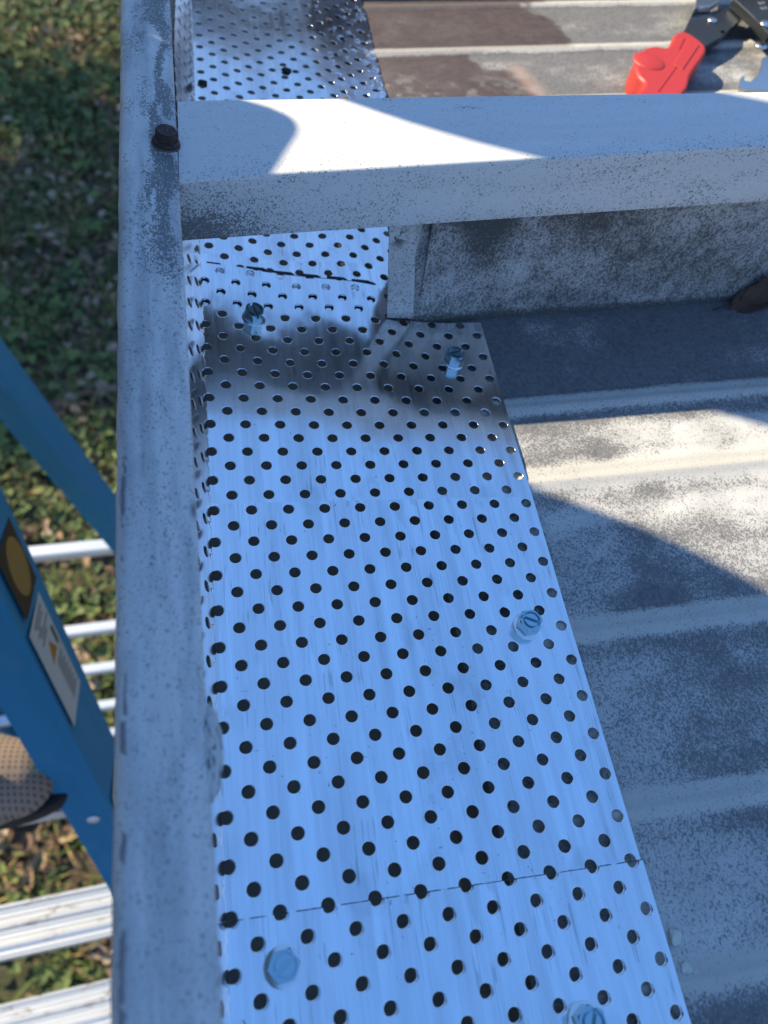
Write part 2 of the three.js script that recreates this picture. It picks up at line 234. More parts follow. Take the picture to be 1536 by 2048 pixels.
// ---------------------------------------------------------------- gutter: rim, walls, trough
const gutter = thing('gutter', 'white painted metal gutter with a rounded, mildew-speckled front rim', 'gutter');
const rimH = 0.0680, innerX = (z) => lerp(-0.0036, -0.0117, clamp((0.023 - z) / 0.3915, -1, 3)), outerX = (z) => lerp(-0.0246, -0.0332, clamp((0.0197 - z) / 0.3825, -1, 3));
{
  const Z0 = -1.2, Z1 = 0.45;
  const tex = texture(512, 2048, 0, 0.04, -0.42, 0.08, (u, z) => {   // u: unrolled from the outer side over the top to the inner edge
    const farther = ss(-0.14, -0.24, z), big = fbm(u / 0.008, z / 0.022, 180), mid = fbm(u / 0.003, z / 0.004, 184), inner = bump2(u, z, 0.0265, z, 0.0075, 1);
    let dens = farther * (0.95 * ss(0.40, 0.66, big + 0.18 * (inner - 0.5)) * (0.25 + 0.75 * inner) + 0.34 * (mid - 0.55)) + (1 - farther) * (0.05 + 0.14 * ss(0.5, 0.7, big) * inner);
    dens += 0.55 * bump2(u, z, 0.0285, -0.228, 0.005, 0.014); dens = clamp(dens, 0, 0.8) * ss(0.006, 0.012, u);
    const a = speck(u, z, dens, 0.0006, 190), b = speck(u + 2, z, dens * 0.7, 0.00035, 193);
    const film = 0.65 * ss(0.38, 0.72, fbm(u / 0.006, z / 0.055, 196)) + 0.35 * ss(0.42, 0.7, fbm(u / 0.004, z / 0.012, 199));
    let c = PAINT.map(k => k * (0.97 + 0.12 * (fbm(u / 0.0015, z / 0.06, 203) - 0.5)));
    c = mix3(c, [0.27, 0.285, 0.29], clamp(0.12 + film * 0.6, 0, 0.8)); c = mix3(c, MILDEW, clamp(0.78 * a + 0.4 * b, 0, 0.88));
    // chipped paint along the outer bend
    const chip = ss(0.60, 0.66, vn(1, z / 0.011, 206) * 0.7 + vn(u / 0.0008, z / 0.002, 207) * 0.3) * Math.exp(-(((u - 0.0105 - 0.0007 * vn(5, z / 0.004, 209)) / 0.0006) ** 2)) * ss(-0.14, -0.10, z);
    c = mix3(c, [0.16, 0.15, 0.17], clamp(chip * 1.2, 0, 0.85));
    return mix3(c, [0.05, 0.055, 0.05], 0.8 * bump2(u, z, 0.0335, -0.094, 0.0012, 0.0028));
  });
  const mat = std({ map: tex, roughness: 0.5 });
  const nz = 330, np = 26;
  const prof = (t, z) => {                                        // t 0..1 around the rim, from the outside wall to the inner hem
    const xo = outerX(z) + 0.0008 * (fbm(z * 26, 1, 210) - 0.5) + 0.0004 * (vn(z * 130, 4, 215) - 0.5), xi = innerX(z) + 0.0005 * (fbm(z * 60, 2, 212) - 0.5), dip = 0.0006 * (fbm(z * 22, t * 3, 218) - 0.5);
    const R = 0.0042;
    if (t < 0.2) return [xo, rimH - 0.030 + (0.030 - R) * (t / 0.2)];
    if (t < 0.45) { const a = (t - 0.2) / 0.25 * Math.PI / 2; return [xo + R - R * Math.cos(a), rimH - R + R * Math.sin(a)]; }
    if (t < 0.85) { const k = (t - 0.45) / 0.4; return [lerp(xo + R, xi - 0.0012, k), rimH + dip + 0.0003 * Math.sin(k * Math.PI)]; }
    if (t < 0.95) { const a = (t - 0.85) / 0.1 * Math.PI; return [xi - 0.0012 + 0.0012 * Math.sin(a), rimH - 0.0012 + 0.0012 * Math.cos(a)]; }
    return [lerp(xi - 0.0012, xi - 0.012, (t - 0.95) / 0.05), rimH - 0.0024];
  };
  const ts = []; for (let k = 0; k <= np; k++) ts.push(k / np); const lenAt = (t) => t < 0.2 ? 0.002 + 0.005 * t / 0.2 : t < 0.45 ? 0.007 + 0.0055 * (t - 0.2) / 0.25 : t < 0.85 ? 0.0125 + 0.0205 * (t - 0.45) / 0.4 : 0.033 + 0.006 * (t - 0.85) / 0.15;
  const g = grid(np, nz, (s, t) => { const z = lerp(Z0, Z1, t), q = prof(s, z); return [q[0], q[1], z]; }, (s, t, q) => [lenAt(s) / 0.04, (q[2] + 0.42) / 0.5]);
  g.index.array.reverse(); g.computeVertexNormals();
  part('rim', g, mat, gutter, 'rounded white rim with black mildew specks and chipped outer bend');
  const plain = std({ color: rgb(0.5, 0.49, 0.45), roughness: 0.6 });
  part('front_wall', [0, 1].map(k => { const g = grid(60, 2, (a, t) => { const z = lerp(Z0, Z1, a); return [outerX(z) + 0.0012 + 0.0012 * k, lerp(-0.108, 0.042, t), z]; }); if (k) { g.index.array.reverse(); g.computeVertexNormals(); } return g; }), plain, gutter);
  part('trough_floor', grid(24, 240, (s, t) => [lerp(-0.02, 0.096, 1 - s), -0.108 + 0.006 * fbm(s * 9, t * 90, 225), lerp(Z0, Z1, t)]), plain, gutter);
  part('inner_lining', grid(1, 20, (a, t) => { const z = lerp(Z0, Z1, t); return [outerX(z) + 0.0034, lerp(-0.108, 0.038, a), z]; }), plain, gutter);
  part('back_wall', boxAt(0.0012, 0.098, Z1 - Z0, 0.0985, -0.0595, (Z0 + Z1) / 2), plain, gutter);
  // dried sealant squeezed out at the inner edge
  const sg = new THREE.IcosahedronGeometry(1, 12), P = sg.attributes.position;
  for (let i = 0; i < P.count; i++) { const x = P.getX(i), y = P.getY(i), z = P.getZ(i), k = 1 + 0.45 * (fbm(x * 3 + 9, z * 6 + y * 3, 230) - 0.5); P.setXYZ(i, x * 0.0028 * k, y * 0.0020 * k, z * 0.0105 * k); }
  sg.computeVertexNormals(); sg.translate(-0.0045, 0.0662, -0.0290);
  const st = texture(256, 256, 0, 1, 0, 1, (x, y) => { const n = fbm(x * 9, y * 9, 240); return mix3([0.5, 0.5, 0.48], [0.12, 0.13, 0.13], ss(0.52, 0.7, n)); });
  part('sealant_bead', mergeVertices(sg.deleteAttribute('normal')).deleteAttribute ? (() => { const q = mergeVertices(sg); q.computeVertexNormals(); return q; })() : sg, std({ map: st, roughness: 0.9 }), gutter, 'crusty grey sealant lump on the inner edge of the rim');
}

// ---------------------------------------------------------------- perforated gutter guards
const PITCH = 0.007, PV = 0.006845, HOLE = 0.00206, TH = 0.0006;
const SCREWS = [[0.0209, -0.2385, 1.9, 0.55], [0.1108, -0.2165, 0.35, -0.35], [0.1121, -0.0828, -0.45, 0.1], [0.0137, 0.0136, 0.62, 0.0], [0.0977, 0.0395, 1.1, 0.0]];
const warp = (x, z) => {
  const far = ss(-0.13, -0.26, z);
  let y = far * 0.0011 * (1 - x / 0.062) + 0.00028 * Math.sin(x * 62 + z * 30) * (0.4 + far) + 0.0010 * (fbm(x / 0.05 + 4, z / 0.06, 260) - 0.5) * (0.5 + 1.2 * far);
  y += far * 0.0009 * Math.sin(x * 95 + 1.0) * ss(-0.18, -0.22, z);
  for (const [sx, sz] of SCREWS) y -= 0.0009 * Math.exp(-((x - sx) ** 2 + (z - sz) ** 2) / 0.00022);
  return y;
};
const brush = texture(1024, 512, 0, 0.14, 0, 0.14, (u, v) => { const n = 0.5 * fbm(u / 0.0022, v / 0.05, 270, 3) + 0.5 * fbm(u / 0.0006, v / 0.02, 275, 3), m = fbm(u / 0.015, v / 0.07, 279); const g = 0.60 + 0.55 * (n - 0.5) + 0.5 * (m - 0.5); return [g, g, g]; }, false, THREE.RepeatWrapping);
const brushSheen = texture(1024, 1024, 0, 0.14, 0, 0.14, (u, v) => {
  const n = fbm(u / 0.0035, v / 0.06, 281, 4), f = fbm(u / 0.00045, v / 0.011, 286, 2), sc = ss(0.80, 0.88, vn(u / 0.0005, v / 0.012, 290)) * ss(0.5, 0.7, fbm(u / 0.01, v / 0.02, 291)), dirt = ss(0.66, 0.8, fbm(u / 0.012, v / 0.02, 293)), dot = ss(0.955, 0.975, vn(u / 0.0011, v / 0.0011, 295)) * ss(0.45, 0.6, fbm(u / 0.03, v / 0.03, 297));
  const k = 0.88 + 0.34 * (n - 0.5) + 0.12 * (f - 0.5) - 0.22 * sc - 0.12 * dirt; return mix3([k, k, k * 1.005], [0.25, 0.25, 0.25], dot * 0.75);  // wide streaks: brushing, plus uneven sky reflection painted into the colour
}, true, THREE.RepeatWrapping);
const guardMat = phy({ metalness: 1, color: 0xffffff, map: brushSheen, roughness: 0.27, roughnessMap: brush, bumpMap: brush, bumpScale: 0.00003, anisotropy: 0.35, anisotropyRotation: Math.PI / 2 });
function clipPoly(poly, n) {                                       // keep n[0]*u + n[1]*v <= n[2]
  const out = [], L = poly.length, d = poly.map(p => n[0] * p[0] + n[1] * p[1] - n[2]);
  for (let i = 0; i < L; i++) {
    const j = (i + 1) % L, a = poly[i], b = poly[j];
    if (d[i] <= 0) out.push(a);
    if ((d[i] < 0 && d[j] > 0) || (d[i] > 0 && d[j] < 0)) { const t = d[i] / (d[i] - d[j]); out.push(a.map((q, k) => lerp(q, b[k], t))); }
  }
  return out;
}
function guardSheet({ u0, v0, lift, regions, flangeV, vr, solid = [] }) {
  // u across (metres, 0 = first hole column), v = z. Hole lattice is staggered: columns PITCH apart, rows PV apart
  const FOLD = -0.0009, FTOP = -0.0245, ca = -0.41, sa = 0.912;
  const top = (u, v) => {
    const e = 0.0004, y = warp(u, v) + lift(u, v), yu = (warp(u + e, v) + lift(u + e, v) - y) / e, yv = (warp(u, v + e) + lift(u, v + e) - y) / e;
    const n = new THREE.Vector3(-yu, 1, -yv).normalize(); return [[u, y, v], [n.x, n.y, n.z], [1, yu, 0], [0, yv, 1]];
  };
  const map = (u, v, h, nu, nv, nn) => {
    let P, N, U, V;
    if (u >= FOLD - 1e-9) [P, N, U, V] = top(u, v);
    else { const b = top(FOLD, v), s = FOLD - u, w = 0.0006 * Math.sin(v * 34) * s / 0.02; P = [FOLD + ca * s + w, b[0][1] + sa * s, v]; N = [sa, -ca, 0]; U = [-ca, -sa, 0]; V = [0, 0, 1]; }
    const p = [0, 1, 2].map(k => P[k] + h * N[k]), q = new THREE.Vector3(...[0, 1, 2].map(k => nu * U[k] + nv * V[k] + nn * N[k])).normalize();
    return [p, q];
  };
  const pos = [], nor = [], uv = [];
  const tri = (poly, flip) => { for (let i = 1; i + 1 < poly.length; i++) for (const q of flip ? [poly[0], poly[i + 1], poly[i]] : [poly[0], poly[i], poly[i + 1]]) { const [p, n] = map(q[0], q[1], q[2], q[3], q[4], q[5]); pos.push(...p); nor.push(n.x, n.y, n.z); uv.push(q[0] / 0.14, q[1] / 0.14); } };
  const all = [...regions.map(r => [...r, [-1, 0, -FOLD]]), [[1, 0, FOLD], [-1, 0, -FTOP], [0, 1, flangeV[1]], [0, -1, -flangeV[0]]]];
  const inAny = (u, v) => all.some(r => r.every(n => n[0] * u + n[1] * v <= n[2] + 1e-9));
  const SEG = 20, cols = [-5, 21], cells = [];
  const rows = [Math.floor(vr[0] / PV) - 2, Math.ceil(vr[1] / PV) + 2];
  for (let r = rows[0]; r <= rows[1]; r++) for (let c = cols[0]; c <= cols[1]; c++) if (((r + c) & 1) === 0) cells.push([c * PITCH + u0, r * PV + v0]);
  const emit = (poly) => { for (const r of all) { let p = poly; for (const n of r) { p = clipPoly(p, n); if (p.length < 3) break; } if (p.length >= 3) tri(p, true); } };
  for (const [cu, cv] of cells) {
    const filled = solid.some(s => Math.hypot(cu - s[0], cv - s[1]) < 0.003);
    const R = HOLE * (1 + 0.02 * (rnd() - 0.5)), ring = (r, h, nr, nn) => Array.from({ length: SEG }, (_, k) => { const a = k / SEG * 2 * Math.PI, c = Math.cos(a), s = Math.sin(a); return [cu + r * c, cv + r * s, h, nr * c, nr * s, nn]; });
    const dia = Array.from({ length: SEG }, (_, k) => { const a = k / SEG * 2 * Math.PI, c = Math.cos(a), s = Math.sin(a), m = Math.abs(c) + Math.abs(s); return [cu + PITCH * c / m, cv + PV * s / m, 0, 0, 0, 1]; });
    if (filled) { for (let k = 0; k < SEG; k++) emit([[cu, cv, 0, 0, 0, 1], dia[k], dia[(k + 1) % SEG]]); continue; }
    const A = ring(R, -0.00012, -0.75, 0.65), B = ring(R + 0.00013, 0.00001, -0.35, 0.93), Cc = ring(R + 0.00034, 0, 0, 1);
    const Z = (q) => [q[0], q[1], -TH, 0, 0, -1];
    for (let k = 0; k < SEG; k++) {
      const j = (k + 1) % SEG;
      for (const [a, b] of [[A, B], [B, Cc], [Cc, dia]]) emit([a[k], b[k], b[j], a[j]]);
      const mu = (A[k][0] + A[j][0]) / 2, mv = (A[k][1] + A[j][1]) / 2;
      if (inAny(mu, mv)) { const wall = (q, h) => [q[0], q[1], h, (cu - q[0]) / R, (cv - q[1]) / R, 0]; tri([wall(A[k], -0.00012), wall(A[j], -0.00012), wall(A[j], -TH), wall(A[k], -TH)], true); }
      for (const [a, b] of [[A, dia]]) { const lowA = Z(a[k]), lowB = Z(b[k]), lowC = Z(b[j]), lowD = Z(a[j]); for (const r of all) { let p = [lowA, lowB, lowC, lowD]; for (const n of r) { p = clipPoly(p, n); if (p.length < 3) break; } if (p.length >= 3) tri(p, false); } }
    }
  }
  // cut edges
  const isHole = (u, v) => { const c0 = Math.round((u - u0) / PITCH), r0 = Math.round((v - v0) / PV); for (let c = c0 - 1; c <= c0 + 1; c++) for (let r = r0 - 1; r <= r0 + 1; r++) if (((c + r) & 1) === 0 && Math.hypot(u - u0 - c * PITCH, v - v0 - r * PV) < HOLE) return true; return false; };
  const edge = (a, b, n) => { const N = Math.ceil(Math.hypot(b[0] - a[0], b[1] - a[1]) / 0.0005); for (let i = 0; i < N; i++) { const p = [lerp(a[0], b[0], i / N), lerp(a[1], b[1], i / N)], q = [lerp(a[0], b[0], (i + 1) / N), lerp(a[1], b[1], (i + 1) / N)]; if (isHole((p[0] + q[0]) / 2, (p[1] + q[1]) / 2)) continue; tri([[...p, 0, ...n, 0], [...q, 0, ...n, 0], [...q, -TH, ...n, 0], [...p, -TH, ...n, 0]]); } };
  const g = new THREE.BufferGeometry();
  return { g, edge, done: () => { g.setAttribute('position', new THREE.Float32BufferAttribute(pos, 3)); g.setAttribute('normal', new THREE.Float32BufferAttribute(nor, 3)); g.setAttribute('uv', new THREE.Float32BufferAttribute(uv, 2)); return g; } };
}
const XR = 0.1296, farEdge = (u) => -0.2726 + 0.114 * u, RIBZ = -0.2412;
{
  // the long middle guard
  const m = guardSheet({ u0: 0, v0: 0, lift: (u, v) => 0.0003 * ss(-0.245, -0.272, v) * ss(0.0, 0.05, u), vr: [-0.28, 0.05], flangeV: [-0.272, 0.045], solid: [[0.112, -0.0821]],
    regions: [[[1, 0, XR], [0, -1, -RIBZ], [0, 1, 0.045]], [[1, 0, 0.0822], [0, 1, RIBZ], [0.114, -1, 0.2726]]] });
  m.edge([XR, RIBZ], [XR, 0.045], [1, 0]); m.edge([-0.0009, farEdge(-0.0009)], [0.0822, farEdge(0.0822)], [0, -1]); m.edge([0.0822, farEdge(0.0822)], [0.0822, RIBZ], [1, 0]);
  tag(part('gutter_guard', m.done(), guardMat, scene), 'long perforated aluminium gutter guard in front of the box rib', 'gutter guard', 'perforated gutter guards laid end to end');
  const burrGap = std({ color: rgb(0.05, 0.05, 0.055), roughness: 0.9 }), gm = scene.getObjectByName('gutter_guard');
  // ragged cut edges left by the snips
  const wire = (a, b, y, r, keep, sd) => { const gs = [], N = Math.ceil(Math.hypot(b[0] - a[0], b[1] - a[1]) / 0.0022); for (let i = 0; i < N; i++) { if (H2(i, sd, 5) > keep) continue; const q = [0, 0.5, 1].map(t => { const k = (i + t) / N, x = lerp(a[0], b[0], k), z = lerp(a[1], b[1], k); return [x, warp(x, z) + y, z + 0.00015 * (H2(i * 3 + t * 2, sd, 9) - 0.5)]; }); gs.push(tubeBetween(q, [r, r * 0.8], 5)); } return gs; };
  part('cut_edge', wire([-0.0009, farEdge(-0.0009)], [0.0822, farEdge(0.0822)], 0.0002, 0.00022, 0.62, 3), burrGap, gm, 'ragged dark cut edge');
  for (const x of [0.0245, 0.0375, 0.0500, 0.0625, 0.0745]) part('slot_shade', extrudeXZ([[x - 0.0050, farEdge(x) - 0.0036], [x + 0.0030, farEdge(x) - 0.0030], [x + 0.0046, farEdge(x) - 0.0017], [x + 0.0040, farEdge(x) - 0.0003], [x + 0.0024, farEdge(x) - 0.0014], [x - 0.0050, farEdge(x) - 0.0021]], warp(x, farEdge(x)) - 0.0016, warp(x, farEdge(x)) - 0.0007, 0.0001), burrGap, gm);  // solid dark pieces painted in place of the unlit gaps along the tear
  // the guard lapped over its near end
  const n = guardSheet({ u0: 0.0003, v0: 0.0004, lift: () => 0.0008, vr: [-0.005, 0.32], flangeV: [0.0006, 0.30], regions: [[[1, 0, XR + 0.0002], [0, -1, -0.0006], [0, 1, 0.30]]] });
  n.edge([-0.0009, 0.0006], [XR + 0.0002, 0.0006], [0, -1]); n.edge([XR + 0.0002, 0.0006], [XR + 0.0002, 0.30], [1, 0]);
  tag(part('gutter_guard', n.done(), guardMat, scene), 'perforated aluminium guard lapped over the end of the long one, with two screws', 'gutter guard', 'perforated gutter guards laid end to end');
  part('cut_edge', wire([-0.0009, 0.00045], [XR, 0.00045], 0.0006, 0.00016, 0.8, 7), burrGap, scene.getObjectByName('gutter_guard_001'), 'fine dark cut edge');
  // the guard beyond the rib, running under the torn end of the middle one
  const f = guardSheet({ u0: 0.0026, v0: 0.0019, lift: () => -0.0013, vr: [-0.80, -0.235], flangeV: [-0.80, -0.268],
    regions: [[[1, 0, 0.1135], [0, 1, -0.318], [0, -1, 0.575]], [[1, 0, 0.0945], [0, -1, 0.318], [0, 1, -0.2455]], [[1, 0, 0.0815], [0, -1, 0.2455], [0, 1, -0.243]], [[1, 0, 0.0755], [0, 1, -0.575], [0, -1, 0.80]]] });
  f.edge([0.1135, -0.575], [0.1135, -0.318], [1, 0]);
  tag(part('gutter_guard', f.done(), guardMat, scene), 'perforated aluminium guard beyond the box rib, wet with drops', 'gutter guard', 'perforated gutter guards laid end to end');
}

// ---------------------------------------------------------------- screws
const zinc = phy({ metalness: 1, color: rgb(0.42, 0.58, 0.63), roughness: 0.26 }), zincFlange = phy({ metalness: 1, color: rgb(0.74, 0.80, 0.81), roughness: 0.24 });
const ev = new Evaluator(); ev.attributes = ['position', 'normal', 'uv'];
function hexHead(af, h, slot) {
  const R = af / Math.sqrt(3), hex = new THREE.CylinderGeometry(R, R, h, 6, 1); hex.translate(0, h / 2, 0);
  const dome = new THREE.LatheGeometry([[0, -0.001], [R * 1.2, -0.001], [R * 1.2, h * 0.72], [R * 0.9, h * 0.97], [R * 0.62, h], [0, h]].map(p => new THREE.Vector2(...p)), 40);
  let b = ev.evaluate(new Brush(hex), new Brush(dome), INTERSECTION);
  if (slot) {
    const groove = new THREE.LatheGeometry([[R * 0.56, h - 0.0014], [R * 0.74, h - 0.0014], [R * 0.76, h + 0.001], [R * 0.54, h + 0.001], [R * 0.56, h - 0.0014]].map(p => new THREE.Vector2(...p)), 40);
    b = ev.evaluate(b, new Brush(groove), SUBTRACTION);
    const s = new THREE.BoxGeometry(R * 2.4, 0.003, slot); s.translate(0, h + 0.0015 - 0.0020, 0); b = ev.evaluate(b, new Brush(s), SUBTRACTION);
  }
  return toCreasedNormals(b.geometry, 0.5);
}
const flangeGeo = (r, t) => new THREE.LatheGeometry([[0, 0], [r, 0], [r * 1.0, t * 0.35], [r * 0.96, t * 0.6], [r * 0.62, t], [0, t]].map(p => new THREE.Vector2(...p)), 40);
const headGeo = hexHead(0.0079, 0.0050, 0.0012), fl = flangeGeo(0.00535, 0.0012);
const screwLabels = ['zinc slotted hex screw beside the rim, near the torn end of the long guard', 'zinc slotted hex screw by the dark mildew patch under the rib wall', 'zinc slotted hex screw at the roof side of the long guard, midway along it', 'zinc slotted hex screw beside the rim on the lapped guard', 'zinc slotted hex screw at the roof side of the lapped guard'];
SCREWS.forEach(([x, z, turn, tilt], i) => {
  const y = warp(x, z) + (i > 2 ? 0.0008 : 0) + 0.00005, o = thing('hex_screw', screwLabels[i], 'screw', [x, y, z], 'zinc screws fixing the guards');
  o.rotation.set(tilt * 0.12, turn, tilt * 0.08);
  part('washer_flange', fl, zincFlange, o); const h = part('hex_head', headGeo, zinc, o); h.position.y = 0.0010;
  part('shank', new THREE.CylinderGeometry(0.002, 0.0018, 0.012, 12).translate(0, -0.006, 0), zinc, o);
});
{
  const rt = texture(256, 256, 0, 1, 0, 1, (x, y) => { const n = fbm(x * 12, y * 12, 310); return mix3([0.035, 0.024, 0.022], [0.12, 0.055, 0.035], ss(0.5, 0.72, n)); });
  const rust = std({ map: rt, metalness: 0.25, roughness: 0.7 });
  const o = thing('rusty_screw', 'dark rusted hex screw with washer on the gutter rim beside the box rib', 'screw', [-0.0138, rimH + 0.0004, -0.2585]); o.rotation.set(0.05, 0.4, -0.10);
  part('sealing_washer', flangeGeo(0.0054, 0.0011), std({ color: rgb(0.10, 0.085, 0.07), roughness: 0.8 }), o).position.y = -0.0003;
  part('washer_flange', flangeGeo(0.0051, 0.0012), rust, o).position.y = 0.0006;
  part('hex_head', hexHead(0.0071, 0.0041, 0), rust, o).position.y = 0.0015;
}

// ---------------------------------------------------------------- tin snips lying on the roof beyond the rib
{
  const o = thing('tin_snips', 'red handled tin snips with black steel arms lying on the roof beyond the rib', 'snips');
  const red = phy({ color: rgb(0.44, 0.030, 0.022), roughness: 0.5, clearcoat: 0.15, clearcoatRoughness: 0.4 }), redIn = std({ color: rgb(0.30, 0.012, 0.01), roughness: 0.6 });
  const steel = phy({ metalness: 0.35, color: rgb(0.03, 0.035, 0.04), roughness: 0.33, clearcoat: 0.3 }), bright = phy({ metalness: 1, color: rgb(0.75, 0.74, 0.71), roughness: 0.28 });
  const shear = (g, up = 0) => { const P = g.attributes.position; for (let i = 0; i < P.count; i++) P.setY(i, P.getY(i) + roofY(P.getX(i)) + up); g.computeVertexNormals(); return g; };
  const grip = smoothOutline([[0.3051, -0.4723], [0.3113, -0.4748], [0.3148, -0.4719], [0.3196, -0.4569], [0.3178, -0.4503], [0.2974, -0.4234], [0.2889, -0.4082], [0.2600, -0.3800], [0.2300, -0.3620], [0.2200, -0.3700], [0.2380, -0.3900], [0.2590, -0.4080], [0.2648, -0.4172], [0.2636, -0.4252], [0.2654, -0.4362], [0.2715, -0.4486], [0.2794, -0.4560], [0.2858, -0.4577], [0.2933, -0.4560], [0.2983, -0.4618]], 120);
  const gg = part('grip', shear(extrudeXZ(grip, 0.0012, 0.0170, 0.0022)), red, o, 'bright red moulded grip with thumb guard');
  // hollow of the thumb guard and moulded lines
  const bowl = new THREE.SphereGeometry(0.0088, 28, 14, 0, Math.PI * 2, 0, Math.PI / 2).scale(1, 0.22, 1.25); bowl.rotateY(0.5); bowl.translate(0.2755, 0.0168, -0.4395); part('thumb_rest', shear(bowl), red, gg);
  const line = (x0, z0, x1, z1, w) => { const L = Math.hypot(x1 - x0, z1 - z0), g = boxAt(L, 0.0006, w, 0, 0, 0, 0.0002); g.rotateY(-Math.atan2(z1 - z0, x1 - x0)); g.translate((x0 + x1) / 2, 0.01705, (z0 + z1) / 2); return shear(g); };
  part('moulded_groove', [line(0.3085, -0.4655, 0.3002, -0.4525, 0.0008), line(0.3010, -0.4460, 0.2890, -0.4300, 0.0008), line(0.2885, -0.4293, 0.2700, -0.4060, 0.0007)], redIn, gg);
  part('raised_panel', shear(extrudeXZ([[0.3105, -0.4640], [0.3148, -0.4560], [0.2935, -0.4285], [0.2895, -0.4345]], 0.0166, 0.0176, 0.0004)), red, gg);
  part('arm', shear(extrudeXZ([[0.3080, -0.4760], [0.3201, -0.4879], [0.3354, -0.5120], [0.3399, -0.5133], [0.3480, -0.5115], [0.3685, -0.5184], [0.3722, -0.5077], [0.3543, -0.4894], [0.3416, -0.4772], [0.3280, -0.4682], [0.3180, -0.4600]], 0.0055, 0.0110, 0.0006, [smoothOutline([[0.343, -0.4845], [0.347, -0.4865], [0.349, -0.484], [0.345, -0.482]], 16)])), steel, o, 'black steel arm leading into the red grip');
  part('arm', shear(extrudeXZ([[0.3618, -0.5147], [0.3751, -0.5235], [0.3904, -0.5199], [0.4100, -0.4900], [0.4400, -0.4400], [0.4300, -0.4300], [0.3950, -0.4600], [0.3771, -0.4777], [0.3674, -0.4670], [0.3659, -0.4881]], 0.0118, 0.0178, 0.0007)), steel, o, 'second black steel arm with stamped marks');
  part('grip', shear(extrudeXZ(smoothOutline([[0.432, -0.452], [0.448, -0.436], [0.468, -0.400], [0.474, -0.366], [0.462, -0.362], [0.446, -0.392], [0.424, -0.428]], 50), 0.0012, 0.0190, 0.002)), red, o, 'second red grip, spread away');
  part('jaw', shear(extrudeXZ([[0.3308, -0.5050], [0.3412, -0.5241], [0.3523, -0.5361], [0.3640, -0.5580], [0.3760, -0.5560], [0.3720, -0.5420], [0.3616, -0.5327], [0.3548, -0.5176], [0.3445, -0.5090], [0.3366, -0.5090]], 0.0112, 0.0155, 0.0006)), bright, o, 'bright ground steel jaw');
  part('latch', shear(extrudeXZ([[0.3333, -0.4211], [0.3382, -0.4321], [0.3432, -0.4370], [0.3407, -0.4301], [0.3442, -0.4287], [0.3533, -0.4377], [0.3604, -0.4491], [0.3639, -0.4560], [0.3720, -0.4600], [0.3800, -0.4500], [0.3672, -0.4300], [0.3557, -0.4174]], 0.0065, 0.0085, 0.0004)), bright, o, 'bare steel latch hook between the arms');
  for (const [x, z, r, up] of [[0.3438, -0.4987, 0.0034, 0.011], [0.3797, -0.5215, 0.0050, 0.0178], [0.3700, -0.4790, 0.0042, 0.0178], [0.3690, -0.4700, 0.0046, 0.0085]]) part('pivot_bolt', shear(new THREE.LatheGeometry([[0, 0.0016], [r * 0.6, 0.0015], [r * 0.92, 0.0009], [r, 0], [0, -0.0004]].map(p => new THREE.Vector2(...p)), 28).translate(x, up, z)), bright, o);
  // stamped rings and letters on the second arm
  const stamp = std({ color: rgb(0.20, 0.22, 0.23), metalness: 0.4, roughness: 0.5 }), marks = [];
  for (const [x, z] of [[0.3790, -0.5070], [0.3778, -0.5000]]) { marks.push(new THREE.TorusGeometry(0.0021, 0.00022, 6, 24).rotateX(Math.PI / 2).translate(x, 0.0179, z)); marks.push(new THREE.TorusGeometry(0.0009, 0.00022, 6, 16, 4.4).rotateX(Math.PI / 2).rotateY(1).translate(0, 0, 0).translate(x, 0.0179, z)); }
  part('stamped_mark', shear(mergeGeometries(marks)), stamp, o);
}

